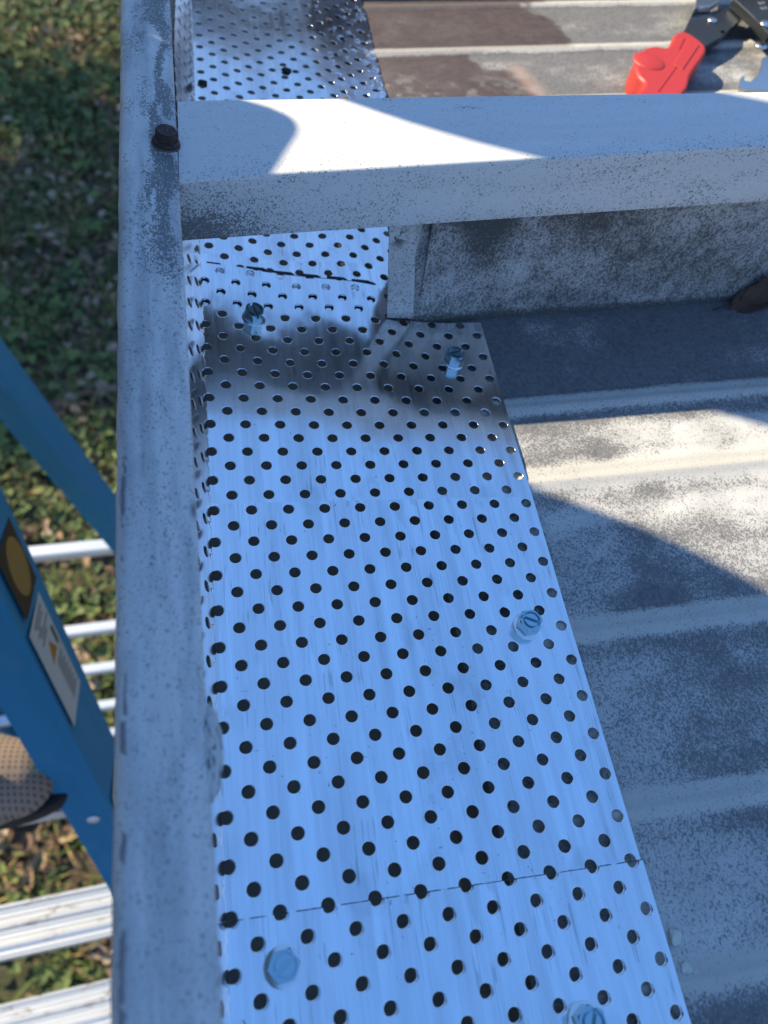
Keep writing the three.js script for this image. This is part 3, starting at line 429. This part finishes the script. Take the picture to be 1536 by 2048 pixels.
// ---------------------------------------------------------------- blue step ladder beside the gutter
{
  const F0 = [-0.056, -0.95, -0.086], FD = [0.16, -1, 0.3055], R0 = [-0.216, -1.0, -0.688], RD = [0.243, -1, -0.0665];
  const o = thing('step_ladder', 'blue fibreglass step ladder with aluminium treads standing on the lawn by the gutter', 'ladder', [-0.45, GROUND, -0.35]);
  const at = (p) => [p[0] + 0.45, p[1] - GROUND, p[2] + 0.35];
  const blueT = texture(256, 512, 0, 0.1, 0, 1, (x, y) => { const n = fbm(x / 0.004, y / 0.2, 330), m = fbm(x / 0.02, y / 0.03, 333), sc = ss(0.86, 0.93, vn(x / 0.0015, y / 0.02, 335)); return mix3(mix3([0.006, 0.175, 0.33], [0.012, 0.22, 0.39], n), [0.05, 0.22, 0.36], 0.35 * ss(0.6, 0.8, m) + 0.25 * sc); });
  const blue = std({ map: blueT, roughness: 0.6 }), alu = texture(256, 256, 0, 0.5, 0, 0.1, (x, y) => { const n = fbm(x / 0.05, y / 0.002, 340), d = ss(0.52, 0.66, fbm(x / 0.03, y / 0.012, 344)) * ss(0.46, 0.62, fbm(x / 0.006, y / 0.002, 346)); return mix3([0.62 + 0.1 * n, 0.63 + 0.1 * n, 0.63 + 0.1 * n], [0.22, 0.13, 0.07], d * 0.8); });
  const aluM = std({ map: alu, metalness: 0.55, roughness: 0.42 }), aluD = std({ map: alu, metalness: 0.45, roughness: 0.55 });
  const rung = phy({ color: rgb(0.8, 0.81, 0.82), metalness: 0.6, roughness: 0.38 });
  const pt = (P, D, h) => { const k = (P[1] - h); return [P[0] + D[0] * k, h, P[2] + D[2] * k]; };
  // C-channel rail: web facing +x, flanges pointing to -x; edge line = the +x,+z corner
  function rail(P, D, web, flange, h1, mirror, width) {
    const sgn = mirror ? -1 : 1, prof = [[0, 0], [0, -web], [-flange, -web], [-flange, -web + 0.004], [-0.004, -web + 0.004], [-0.004, -0.004], [-flange, -0.004], [-flange, 0]];
    const s = new THREE.Shape(prof.map(p => new THREE.Vector2(p[0] * sgn, -p[1]))), g = new THREE.ExtrudeGeometry(s, { depth: 1, bevelEnabled: true, bevelSize: 0.0012, bevelThickness: 0.0005, bevelOffset: -0.0012, bevelSegments: 2 });
    const Pp = g.attributes.position, a = pt(P, D, h1), b = pt(P, D, GROUND + 0.02), ua = g.attributes.uv;
    for (let i = 0; i < Pp.count; i++) { const x = Pp.getX(i), y = Pp.getY(i), t = Pp.getZ(i), c = [0, 1, 2].map(k => lerp(a[k], b[k], t)); const q = at([(mirror ? -0.0 : 0) + c[0] * 1 + x - (mirror ? width(c[1]) : 0), c[1], c[2] - y]); if (mirror) q[0] -= 2 * 0; Pp.setXYZ(i, ...q); ua.setXY(i, (x + y) * 10, t * 3); }
    return toCreasedNormals(g.toNonIndexed ? (g.index ? g.toNonIndexed() : g) : g, 0.4);
  }
  const width = (h) => 0.42 + 0.32 * (0.66 - h) * 0.5 + 0.0 * h;   // the rails flare towards the ground
  part('front_rail', rail(F0, FD, 0.078, 0.046, 0.03, false, width), blue, o, 'blue front rail on the gutter side, with warning labels');
  part('front_rail', rail(F0, FD, 0.078, 0.036, 0.03, true, (h) => width(h) + 0.02), blue, o);
  part('rear_rail', rail([R0[0] + 0.115, R0[1], R0[2] + 0.02], RD, 0.06, 0.034, 0.03, false, width), blue, o, 'blue rear rail on the gutter side');
  part('rear_rail', rail([R0[0] + 0.115, R0[1], R0[2] + 0.02], RD, 0.06, 0.034, 0.03, true, (h) => width(h) - 0.10), blue, o);
  const capR = pt(F0, FD, 0.045), wTop = width(0.045) + 0.06;
  part('top_cap', boxAt(wTop, 0.05, 0.30, ...at([capR[0] - wTop / 2 + 0.02, 0.045, capR[2] - 0.105]), 0.012), blue, o);
  // treads: ribbed top with dark grooves, folded front skirt
  const skew = -0.0715;
  for (const h of [-0.34, -0.645, -0.95, -1.255, -1.56, -1.865, -2.17]) {
    const e = pt(F0, FD, h), x1 = e[0] - 0.005, x0 = x1 - width(h) + 0.01, n = 48, geo = [];
    const ridge = (t) => { const band = t > 0.33 && t < 0.47 || t > 0.70 && t < 0.83 || t > 0.02 && t < 0.09; return band ? 0.0030 : 0.0024 * Math.abs(Math.sin(t * 32)) - 0.001; };
    geo.push(grid(1, n, (s, t) => { const x = lerp(x0, x1, 1 - s); return at([x, h + ridge(t), e[2] - 0.068 + 0.064 * t + skew * (x - x1)]); }, (s, t) => [s * 1.4, t * 0.8]));
    const tr = part('tread', geo, aluM, o, h === -0.95 ? 'ribbed aluminium tread dotted with mud' : undefined);
    part('tread_skirt', [grid(1, 2, (s, t) => { const x = lerp(x0, x1, 1 - s); return at([x, h - 0.032 * t, e[2] - 0.004 + skew * (x - x1)]); }, (s, t) => [s, t * 0.3]), grid(1, 2, (s, t) => { const x = lerp(x0, x1, s); return at([x, h - 0.032 * t, e[2] - 0.068 + skew * (x - x1)]); }, (s, t) => [s, t * 0.3]), grid(1, 1, (s, t) => { const x = lerp(x0, x1, s); return at([x, h - 0.003, e[2] - 0.067 + 0.062 * t + skew * (x - x1)]); })], aluD, tr);
    for (const [dx, dz] of [[-0.018, 0.0]]) part('rivet', new THREE.LatheGeometry([[0, 0.003], [0.004, 0.0024], [0.0065, 0.0010], [0.007, 0], [0, 0]].map(p => new THREE.Vector2(...p)), 20).rotateX(Math.PI / 2 - 0.29).translate(...at([e[0] + dx, h - 0.02, e[2] + 0.0065])), rung, o);
  }
  // thin round-edged rungs of the rear frame
  for (const h of [-0.555, -0.8, -1.0, -1.378, -1.638, -1.95, -2.25]) {
    if (h === -0.8) continue;
    const e = pt([R0[0] + 0.115, R0[1], R0[2] + 0.02], RD, h), L = width(h) - 0.12, g = boxAt(L, 0.022, 0.026, 0, 0, 0, 0.006); g.rotateY(0.08); g.translate(...at([e[0] - L / 2 - 0.002, h, e[2] - 0.018]));
    part('rung', g, rung, o);
  }
  // labels on the web of the near rail
  const cv = document.createElement('canvas'); cv.width = 256; cv.height = 512; const c = cv.getContext('2d');
  c.fillStyle = '#b9c0c4'; c.fillRect(0, 0, 256, 512); c.fillStyle = '#2a3238'; for (let k = 0; k < 5; k++) c.fillRect(60 + (k % 2) * 20, 26 + k * 22, 130 - (k % 3) * 34, 10);
  c.fillStyle = '#a86a1c'; c.beginPath(); c.moveTo(120, 150); c.lineTo(168, 236); c.lineTo(72, 236); c.closePath(); c.fill(); c.fillStyle = '#20262a'; c.fillRect(180, 150, 26, 90);
  c.fillStyle = '#4c565c'; for (let k = 0; k < 24; k++) c.fillRect(110 - (k % 2) * 4, 262 + k * 9, 110 - (k * 37 % 50), 5);
  const lt = new THREE.CanvasTexture(cv); lt.colorSpace = THREE.SRGBColorSpace;
  const lab = (hA, hB, w0, w1, mat, label) => part('label', grid(1, 1, (s, t) => { const h = lerp(hA, hB, t), p = pt(F0, FD, h); return at([p[0] + 0.0012, h + 0.10 * (s - 0.5) * 0.2, p[2] - lerp(w0, w1, 1 - s)]); }, (s, t) => [1 - s, 1 - t]), mat, o, label);
  lab(-0.395, -0.520, 0.008, 0.066, std({ map: lt, roughness: 0.5 }), 'white warning label with small print and an orange mark');
  lab(-0.655, -0.80, 0.012, 0.070, std({ color: rgb(0.42, 0.43, 0.40), roughness: 0.5 }), 'plain pale label lower on the rail');
  const bc = document.createElement('canvas'); bc.width = bc.height = 128; const b2 = bc.getContext('2d'); b2.fillStyle = '#05080c'; b2.fillRect(0, 0, 128, 128); b2.fillStyle = '#8f7238'; b2.beginPath(); b2.ellipse(64, 64, 42, 52, 0, 0, 7); b2.fill();
  const bt = new THREE.CanvasTexture(bc); bt.colorSpace = THREE.SRGBColorSpace; lab(-0.320, -0.388, 0.016, 0.074, std({ map: bt, roughness: 0.5 }), 'black label with a tan oval');
}

// ---------------------------------------------------------------- the person standing on the ladder: only a boot is in the picture, the body casts the shade
{
  const A = new THREE.Vector3(-0.5275, 0, 0.8496), Fw = new THREE.Vector3(0.8496, 0, 0.5275);      // to the right hand, and forwards
  const base = [-0.397, -0.642, -0.202];
  const o = thing('person', 'person in brown work boot standing on the ladder tread beside the blue rail', 'person', base);
  const L = (r, up, f) => [A.x * r + Fw.x * f, up, A.z * r + Fw.z * f];                            // right, up, forward -> local
  function blob(bones, lo, hi, cell, k) {
    const size = Math.max(hi[0] - lo[0], hi[1] - lo[1], hi[2] - lo[2]), n = Math.min(150, Math.ceil(size / cell)), mc = new MarchingCubes(n, new THREE.MeshBasicMaterial(), false, false, 400000); mc.isolation = 0;
    const ctr = [0, 1, 2].map(q => (lo[q] + hi[q]) / 2), half = size / 2, B = bones.map(b => { const a = b[0], d = [b[1][0] - a[0], b[1][1] - a[1], b[1][2] - a[2]]; return [a, d, d[0] ** 2 + d[1] ** 2 + d[2] ** 2 || 1e-9, b[2], b[3] ?? b[2], b[4]]; });
    for (let z = 0; z < n; z++) for (let y = 0; y < n; y++) for (let x = 0; x < n; x++) {
      const p = [ctr[0] + half * (2 * x / n - 1), ctr[1] + half * (2 * y / n - 1), ctr[2] + half * (2 * z / n - 1)]; let D = 1;
      for (const [a, d, l2, r0, r1] of B) {
        const e = [p[0] - a[0], p[1] - a[1], p[2] - a[2]], t = clamp((e[0] * d[0] + e[1] * d[1] + e[2] * d[2]) / l2, 0, 1), q = Math.hypot(e[0] - t * d[0], e[1] - t * d[1], e[2] - t * d[2]) - lerp(r0, r1, t);
        const h = clamp(0.5 + 0.5 * (D - q) / k, 0, 1); D = lerp(D, q, h) - k * h * (1 - h);
      }
      mc.field[x + y * n + z * n * n] = -D;
    }
    mc.update(); const cnt = mc.count, g = new THREE.BufferGeometry(), P = mc.positionArray.slice(0, cnt * 3);
    for (let i = 0; i < cnt * 3; i++) P[i] = ctr[i % 3] + half * P[i];
    g.setAttribute('position', new THREE.BufferAttribute(P, 3)); const w = mergeVertices(g, 1e-5); w.computeVertexNormals(); return w;
  }
  const hipY = 0.92, sh = 1.42;
  const leg = (s, foot) => [[L(0.095 * s, hipY - 0.02, 0), L(0.11 * s + foot[0] * 0.5, 0.5, 0.03 + foot[1] * 0.5), 0.088, 0.060], [L(0.11 * s + foot[0] * 0.5, 0.5, 0.03 + foot[1] * 0.5), L(0.11 * s + foot[0], 0.12, foot[1]), 0.058, 0.046]];
  const LF = [0.077, 0.029], RF = [-0.003, -0.196], toeDir = new THREE.Vector3(0.995, 0, 0.06), toeSide = new THREE.Vector3(-0.06, 0, 0.995);
  const legs = [...leg(-1, LF), ...leg(1, RF)], torso = [[L(-0.07, hipY, 0), L(0.07, hipY, 0), 0.125], [L(0, hipY, 0), L(0, 1.15, 0.01), 0.13, 0.14], [L(-0.07, 1.28, 0.01), L(0.07, 1.28, 0.01), 0.125], [L(-0.13, sh - 0.03, 0), L(0.13, sh - 0.03, 0), 0.062]];
  const le = L(-0.352, 1.155, 0.0), lw = L(-0.339, 0.90, 0.0), re = L(0.31, 1.16, 0.0), rw = L(0.27, 0.93, 0.10);
  const arms = [[L(-0.185, sh - 0.02, 0), le, 0.056, 0.045], [le, lw, 0.043, 0.029], [L(-0.352, 0.985, 0.0), L(-0.352, 1.0, 0.0), 0.036], [L(0.185, sh - 0.02, 0), re, 0.056, 0.045], [re, rw, 0.043, 0.029]];  // third entry: forearm bump added to make its shadow edge wavy
  const head = [[L(0, 1.44, 0), L(0, 1.54, 0.02), 0.055], [L(0, 1.62, 0.015), L(0, 1.66, 0.0), 0.078, 0.086], [L(0, 1.555, 0.045), L(0, 1.60, 0.035), 0.052, 0.06], [L(0, 1.605, 0.105), L(0, 1.63, 0.095), 0.012, 0.010], [L(-0.083, 1.62, 0), L(-0.083, 1.645, 0), 0.012], [L(0.083, 1.62, 0), L(0.083, 1.645, 0), 0.012]];
  const hand = (w, e, s) => { const out = [], d = new THREE.Vector3(w[0] - e[0], w[1] - e[1], w[2] - e[2]).normalize(), f = Fw, P = (u, q, r) => { const v = new THREE.Vector3(...w).addScaledVector(d, u).addScaledVector(f, q).addScaledVector(A, r * s); return [v.x, v.y, v.z]; };
    out.push([P(0, 0, 0), P(0.07, 0, 0), 0.024, 0.028], [P(0.05, -0.022, 0), P(0.075, -0.026, 0), 0.014], [P(0.05, 0.022, 0), P(0.075, 0.026, 0), 0.014]);
    [[-0.030, 0.062], [-0.010, 0.074], [0.010, 0.080], [0.030, 0.072]].forEach(([q, l]) => { out.push([P(0.075, q, 0), P(0.075 + l * 0.5, q, -0.006), 0.0095, 0.009], [P(0.075 + l * 0.5, q, -0.006), P(0.075 + l, q, -0.024), 0.009, 0.0078]); });
    out.push([P(0.02, 0.025, 0), P(0.055, 0.05, -0.01), 0.013, 0.011], [P(0.055, 0.05, -0.01), P(0.085, 0.055, -0.018), 0.0105, 0.009]); return out; };
  const inflate = (bs, r) => bs.map(b => [b[0], b[1], b[2] + r, (b[3] ?? b[2]) + r]);
  const skin = std({ color: rgb(0.42, 0.25, 0.17), roughness: 0.6 }), weave = (c, s) => std({ roughness: 0.95, map: texture(256, 256, 0, 1, 0, 1, (x, y) => { const n = fbm(x * 40, y * 40, s), m = fbm(x * 5, y * 5, s + 9); return c.map(k => k * (0.7 + 0.35 * n + 0.3 * m)); }) });
  const body = part('body', blob([...legs, ...torso, ...arms, ...head], [-0.55, -0.02, -0.55], [0.55, 1.78, 0.55], 0.0122, 0.03), skin, o);
  part('shirt', blob(inflate([...torso, arms[0], arms[3], [L(-0.108, 0.90, 0.0), L(0.08, 0.90, 0), 0.115], [L(-0.108, 0.99, 0.0), L(0.08, 0.99, 0), 0.112]], 0.012), [-0.55, 0.6, -0.55], [0.55, 1.7, 0.55], 0.012, 0.022), weave([0.06, 0.075, 0.10], 400), o, 'dark blue work shirt hanging loose');
  { const g = boxAt(0.10, 0.19, 0.05, 0, 0, 0, 0.012); g.rotateY(-Math.atan2(A.z, A.x)); g.translate(...L(-0.241, 0.838, 0.0)); const g2 = boxAt(0.11, 0.20, 0.05, 0, 0, 0, 0.012); g2.rotateY(-Math.atan2(A.z, A.x)); g2.translate(...L(-0.2575, 0.806, -0.001)); part('hip_blocker', [g, g2], weave([0.10, 0.06, 0.035], 470), o, 'unseen boxes added at the hip to block sunlight'); }  // boxes added out of view, sized for the outline of the body shadow
  part('trousers', blob(inflate([...legs, torso[0]], 0.016), [-0.4, 0.05, -0.4], [0.4, 1.12, 0.4], 0.012, 0.03), weave([0.16, 0.13, 0.10], 420), o, 'brown work trousers');
  for (const [w, e, s] of [[lw, le, -1], [rw, re, 1]]) part('hand', blob(hand(w, e, s), [w[0] - 0.1, w[1] - 0.19, w[2] - 0.1], [w[0] + 0.1, w[1] + 0.03, w[2] + 0.1], 0.0035, 0.009), skin, body);
  const eyeM = std({ color: rgb(0.02, 0.02, 0.02), roughness: 0.2 }); for (const s of [-1, 1]) part('eye', new THREE.SphereGeometry(0.011, 12, 10).translate(...L(0.033 * s, 1.645, 0.075)), eyeM, body);
  part('mouth', new THREE.SphereGeometry(0.02, 12, 8).scale(1, 0.25, 0.5).rotateY(-0.9).translate(...L(0, 1.572, 0.09)), std({ color: rgb(0.28, 0.1, 0.08), roughness: 0.6 }), body);
  part('cap', [new THREE.SphereGeometry(0.1, 28, 14, 0, Math.PI * 2, 0, Math.PI * 0.5).scale(1, 0.85, 1.05).translate(...L(0, 1.672, -0.005)), new THREE.CylinderGeometry(0.075, 0.075, 0.006, 24).scale(1, 1, 1).translate(...L(0, 1.674, 0.085))], weave([0.05, 0.05, 0.06], 440), o, 'dark cap');
  // boots: sole, leather upper, mesh toe, laces
  const sole = std({ color: rgb(0.012, 0.014, 0.016), roughness: 0.8 }), leather = std({ roughness: 0.8, map: texture(256, 256, 0, 1, 0, 1, (x, y) => { const n = fbm(x * 20, y * 20, 450); return mix3([0.48, 0.36, 0.21], [0.24, 0.17, 0.10], n); }) });
  const mesh = std({ roughness: 0.9, map: texture(256, 256, 0, 1, 0, 1, (x, y) => { const g = Math.max(Math.sin(x * 150), Math.sin(y * 150)), n = fbm(x * 9, y * 9, 455); return mix3([0.38, 0.28, 0.21], [0.13, 0.095, 0.075], ss(0.2, 0.9, -g + 0.6) * 0.8 + 0.2 * n); }) });
  const dark = std({ color: rgb(0.018, 0.016, 0.016), roughness: 0.85 }), lace = std({ color: rgb(0.30, 0.16, 0.04), roughness: 0.9 });
  for (const [s, ft] of [[-1, LF], [1, RF]]) {
    const c = (r, u, f) => { const q = L(0.11 * s + ft[0], u, ft[1]); return [q[0] + toeSide.x * r + toeDir.x * f, u, q[2] + toeSide.z * r + toeDir.z * f]; };
    const out = []; for (let k = 0; k < 40; k++) { const a = k / 40 * Math.PI * 2, f = Math.cos(a), w = Math.sin(a) * (0.043 + 0.008 * f); out.push([0.075 + 0.145 * f, w]); }
    const sg = extrudeXZ(out.map(([f, r]) => { const q = c(r, 0, f); return [q[0], q[2]]; }), 0.003, 0.032, 0.004);
    const up = blob([[c(0, 0.06, 0.0), c(0, 0.05, 0.12), 0.043, 0.044], [c(0, 0.05, 0.12), c(0, 0.045, 0.165), 0.044, 0.036], [c(0, 0.06, -0.02), c(0, 0.15, -0.005), 0.042, 0.046], [c(0, 0.10, 0.02), c(0, 0.065, 0.11), 0.040, 0.036]], (() => { const q = c(0, 0.09, 0.06); return [q[0] - 0.19, -0.03, q[2] - 0.19]; })(), (() => { const q = c(0, 0.09, 0.06); return [q[0] + 0.19, 0.30, q[2] + 0.19]; })(), 0.0045, 0.02);
    const Pu = up.attributes.position, uvu = []; for (let i = 0; i < Pu.count; i++) uvu.push(Pu.getX(i) * 6, Pu.getZ(i) * 6 + Pu.getY(i) * 4); up.setAttribute('uv', new THREE.Float32BufferAttribute(uvu, 2));
    const bt = part('boot', up, leather, o, s < 0 ? 'scuffed tan and dark brown work boot with mesh toe and black sole' : undefined);
    part('sole', sg, sole, bt);
    const toe = blob([[c(0, 0.052, 0.125), c(0, 0.047, 0.166), 0.0455, 0.0375], [c(0.012 * s, 0.058, 0.11), c(0, 0.05, 0.15), 0.040, 0.038]], (() => { const q = c(0, 0.05, 0.13); return [q[0] - 0.1, -0.05, q[2] - 0.1]; })(), (() => { const q = c(0, 0.05, 0.13); return [q[0] + 0.1, 0.15, q[2] + 0.1]; })(), 0.004, 0.01);
    const Pt = toe.attributes.position, uvt = []; for (let i = 0; i < Pt.count; i++) uvt.push(Pt.getX(i) * 8, Pt.getZ(i) * 8); toe.setAttribute('uv', new THREE.Float32BufferAttribute(uvt, 2)); part('toe_mesh', toe, mesh, bt, 'brown mesh toe panel');
    const band = (f, w0) => tubeBetween([-1, -0.6, 0, 0.6, 1].map(q => c(q * 0.046, 0.055 + (0.062 - 0.35 * (f - 0.02)) * Math.cos(q * 1.25) + 0.006, f + 0.01 * q)), [w0, w0], 8);
    for (const [f, w] of [[0.085, 0.006], [0.05, 0.005]]) part('strap', band(f, w), dark, bt);
    for (const f of [0.035, 0.06, 0.072]) part('lace', band(f, 0.0026), lace, bt);
    part('toe_rand', tubeBetween([[-0.046, 0.085], [-0.040, 0.135], [-0.022, 0.178], [0, 0.196], [0.022, 0.178], [0.040, 0.135], [0.046, 0.085]].map(([a, f]) => c(a, 0.042, f)), [0.010, 0.009, 0.009, 0.010], 8), leather, bt);
    for (const q of [1, -1]) part('side_overlay', tubeBetween([c(0.02 * q, 0.100, 0.075), c(0.036 * q, 0.075, 0.085), c(0.046 * q, 0.045, 0.10)], [0.009, 0.010, 0.008], 8), leather, bt);
  }
}

// ---------------------------------------------------------------- water drops, leaf bits, crumbs
{
  const geo = new THREE.SphereGeometry(1, 18, 10, 0, Math.PI * 2, 0, Math.PI * 0.5).scale(1, 0.62, 1);
  const water = phy({ color: 0xffffff, roughness: 0.0, transmission: 1, ior: 1.33, thickness: 0.002 });
  const put = (x, z, r, y) => { const m = part('water_drop', geo, water, scene); m.position.set(x, y, z); m.scale.set(r, r * rnd(0.75, 1), r * rnd(0.85, 1.15)); tag(m, 'clear water drop on the wet guard beyond the rib', 'water drop', 'water drops on the far guard'); };
  let k = 0; while (k < 85) { const z = rnd(-0.545, -0.425), x = 0.1125 - Math.abs(rnd(-1, 1) * rnd(0, 1)) * 0.04; const r = rnd() < 0.2 ? rnd(0.0016, 0.0026) : rnd(0.0007, 0.0015); put(x, z, r, warp(x, z) - 0.0013); k++; }
  for (const [x, z, r] of [[0.0863, -0.3035, 0.0009], [0.0468, -0.2835, 0.0009], [0.078, -0.2745, 0.0011], [0.058, -0.2742, 0.0008], [0.0355, -0.2768, 0.0006]]) { if (x > 0.073) continue; const m = part('water_drop', geo, water, scene); m.position.set(x, warp(x, z) - 0.0013, z); m.scale.set(r, r, r); tag(m, 'tiny water drop on the guard strip under the rib', 'water drop', 'water drops under the rib'); }
  const dm = part('water_drop', geo, water, scene); dm.position.set(0.0019, warp(0.002, 0.0252) + 0.0008, 0.0252); dm.scale.set(0.0011, 0.0009, 0.0011); tag(dm, 'single small drop on the lapped guard below its screw', 'water drop');

  const leafM = (c) => std({ color: rgb(...c), roughness: 0.9, side: THREE.DoubleSide });
  const curl = (l, w, k) => { const g = grid(8, 12, (s, t) => { const q = (s - 0.5) * 2, ww = w * Math.pow(Math.sin(Math.PI * clamp(0.04 + 0.92 * t, 0, 1)), 0.7); return [q * ww / 2, k * q * q * ww + 0.3 * l * t * t + 0.006 * (fbm(s * 4, t * 5, 500) - 0.5), t * l]; }); const b = g.clone(); b.translate(0, -0.0003, 0); b.index.array.reverse(); b.computeVertexNormals(); return mergeGeometries([g, b]); };
  const dl = thing('dry_leaf', 'curled dark brown dry leaf at the foot of the rib wall', 'leaf', [0.258, roofY(0.258) + 0.0010, -0.2400]);
  const m1 = part('blade', curl(0.034, 0.017, 0.2), leafM([0.075, 0.045, 0.030]), dl); m1.rotation.order = 'YXZ'; m1.rotation.set(-0.35, 1.9, 0.7); m1.scale.setScalar(0.8);
  const m2 = part('curled_lobe', curl(0.022, 0.011, 0.3), leafM([0.11, 0.075, 0.05]), dl); m2.position.set(0.006, 0.002, -0.003); m2.rotation.order = 'YXZ'; m2.rotation.set(-0.8, 1.75, 0.9); m2.scale.setScalar(1.1);
  part('stem', tubeBetween([[0, 0.0012, 0], [-0.006, 0.002, 0.0015], [-0.012, 0.0014, 0.0035]], [0.0006, 0.0004], 6), leafM([0.06, 0.04, 0.03]), dl);

  const crumbM = std({ color: rgb(0.55, 0.57, 0.50), roughness: 1 });
  const crumb = (x, z, r, sd, label, mat = crumbM, onGuard = false, flat = 0.6) => { const g = new THREE.IcosahedronGeometry(1, 3), P = g.attributes.position; for (let i = 0; i < P.count; i++) { const a = P.getX(i), b = P.getY(i), c = P.getZ(i), k = 0.75 + 0.8 * (fbm(a * 2.2 + sd, c * 2.2 + b * 1.7, 520) - 0.3); P.setXYZ(i, a * r * k, (b * 0.5 + 0.45) * r * flat * k, c * r * k); } const q = mergeVertices(g.deleteAttribute('normal')); q.computeVertexNormals(); const m = part('debris_crumb', q, mat, scene); m.position.set(x, onGuard === false ? roofY(x) + 0.0004 : onGuard, z); tag(m, label, 'debris'); };
  crumb(0.1338, 0.0228, 0.0024, 3, 'larger pale lichen crumb at the edge of the lapped guard');
  crumb(0.1345, 0.0312, 0.0019, 5, 'pale lichen crumb on the bead beside the lapped guard');
  crumb(0.1368, 0.0335, 0.0015, 8, 'smaller pale lichen crumb on the roof bead by the guard');
  const moss = std({ color: rgb(0.012, 0.018, 0.012), roughness: 1 });
  crumb(0.0530, -0.4492, 0.0032, 12, 'dark moss bit on the wet guard beyond the rib', moss, warp(0.053, -0.449) - 0.0013);
  crumb(0.0868, -0.4275, 0.0024, 15, 'brown leaf crumb on the far guard against the rib', std({ color: rgb(0.11, 0.075, 0.05), roughness: 1 }), warp(0.0868, -0.4275) - 0.0013);
  crumb(0.0035, -0.4235, 0.0030, 18, 'dark moss bit on the far guard next to the rim', moss, warp(0.004, -0.424) - 0.0013);
  const tw = thing('twig', 'short brown twig lying on the roof sheet under a guard hole', 'twig', [0.124, roofY(0.124) + 0.001, -0.0505]);
  part('stem', tubeBetween([[-0.004, 0, -0.003], [0, 0.0003, 0.0003], [0.004, 0, 0.0024]], [0.0007, 0.0005], 6), leafM([0.12, 0.07, 0.05]), tw);
}

// ---------------------------------------------------------------- the tree that dapples the lawn
function tree(name, label, x, z, trunkR, clumps, leafN, size, cols, sd) {
  const o = thing(name, label, 'tree', [x, GROUND, z]); seed = sd;
  const topY = Math.max(...clumps.map(c => c[1])), bark = std({ roughness: 1, map: texture(128, 256, 0, 1, 0, 1, (u, v) => { const n = fbm(u * 14, v * 5, 600 + sd % 50); return mix3([0.05, 0.042, 0.035], [0.17, 0.14, 0.11], n); }) });
  const geo = [tubeBetween([[0, -0.05, 0], [0.05, topY * 0.25, 0.03], [-0.06, topY * 0.5, 0.05], [0.04, topY * 0.8, 0]], [trunkR * 1.25, trunkR, trunkR * 0.75, trunkR * 0.35], 12)];
  for (const [cx, cy, cz] of clumps) { const h = Math.min(topY * 0.78, cy * 0.62); geo.push(tubeBetween([[0, h, 0], [cx * 0.4, lerp(h, cy, 0.45) + 0.1, cz * 0.4], [cx, cy, cz]], [trunkR * 0.42, trunkR * 0.2, trunkR * 0.06], 7)); }
  part('trunk', geo, bark, o);
  const pos = [], col = [], V = new THREE.Vector3(), E = new THREE.Euler(), total = clumps.reduce((s, c) => s + c[3] ** 2, 0);
  for (const [cx, cy, cz, r, sy = 0.7] of clumps) {
    const n = Math.round(leafN * r * r / total);
    for (let i = 0; i < n; i++) {
      do V.set(rnd(-1, 1), rnd(-1, 1), rnd(-1, 1)); while (V.lengthSq() > 1); const k = 0.75 + 0.5 * fbm(V.x * 2.5 + cx, V.z * 2.5 + V.y * 2 + cy, 640); V.multiplyScalar(r * k); V.y *= sy; V.add(new THREE.Vector3(cx, cy, cz));
      const s = size * rnd(0.6, 1.3); E.set(rnd(-1.2, 1.2), rnd(0, 6.3), rnd(-0.8, 0.8)); const q = [[0, 0, -s], [s * 0.5, 0.12 * s, 0], [0, 0, s], [-s * 0.5, 0.12 * s, 0]].map(p => new THREE.Vector3(...p).applyEuler(E).add(V)), c = mix3(cols[0], cols[1], rnd());
      for (const j of [0, 1, 2, 0, 2, 3]) { pos.push(q[j].x, q[j].y, q[j].z); col.push(...c); }
    }
  }
  const g = new THREE.BufferGeometry(); g.setAttribute('position', new THREE.Float32BufferAttribute(pos, 3)); g.setAttribute('color', new THREE.Float32BufferAttribute(col, 3)); g.computeVertexNormals();
  part('crown', g, phy({ vertexColors: true, roughness: 0.7, side: THREE.DoubleSide }), o);
}
tree('lawn_tree', 'leafy tree on the lawn whose crown dapples the ground with shade', -8.2, -7.7, 0.14, [[0, 6.0, 0, 0.8], [-0.45, 5.8, 0.7, 0.65], [0.45, 6.1, -0.7, 0.7], [0.7, 5.7, -1.2, 0.6], [0.1, 6.5, -0.2, 0.6], [-0.3, 5.3, 0.3, 0.6], [1.2, 6.3, -2.3, 0.55]], 3800, 0.11, [[0.03, 0.055, 0.015], [0.07, 0.12, 0.03]], 811);
renderer.render(scene, camera);
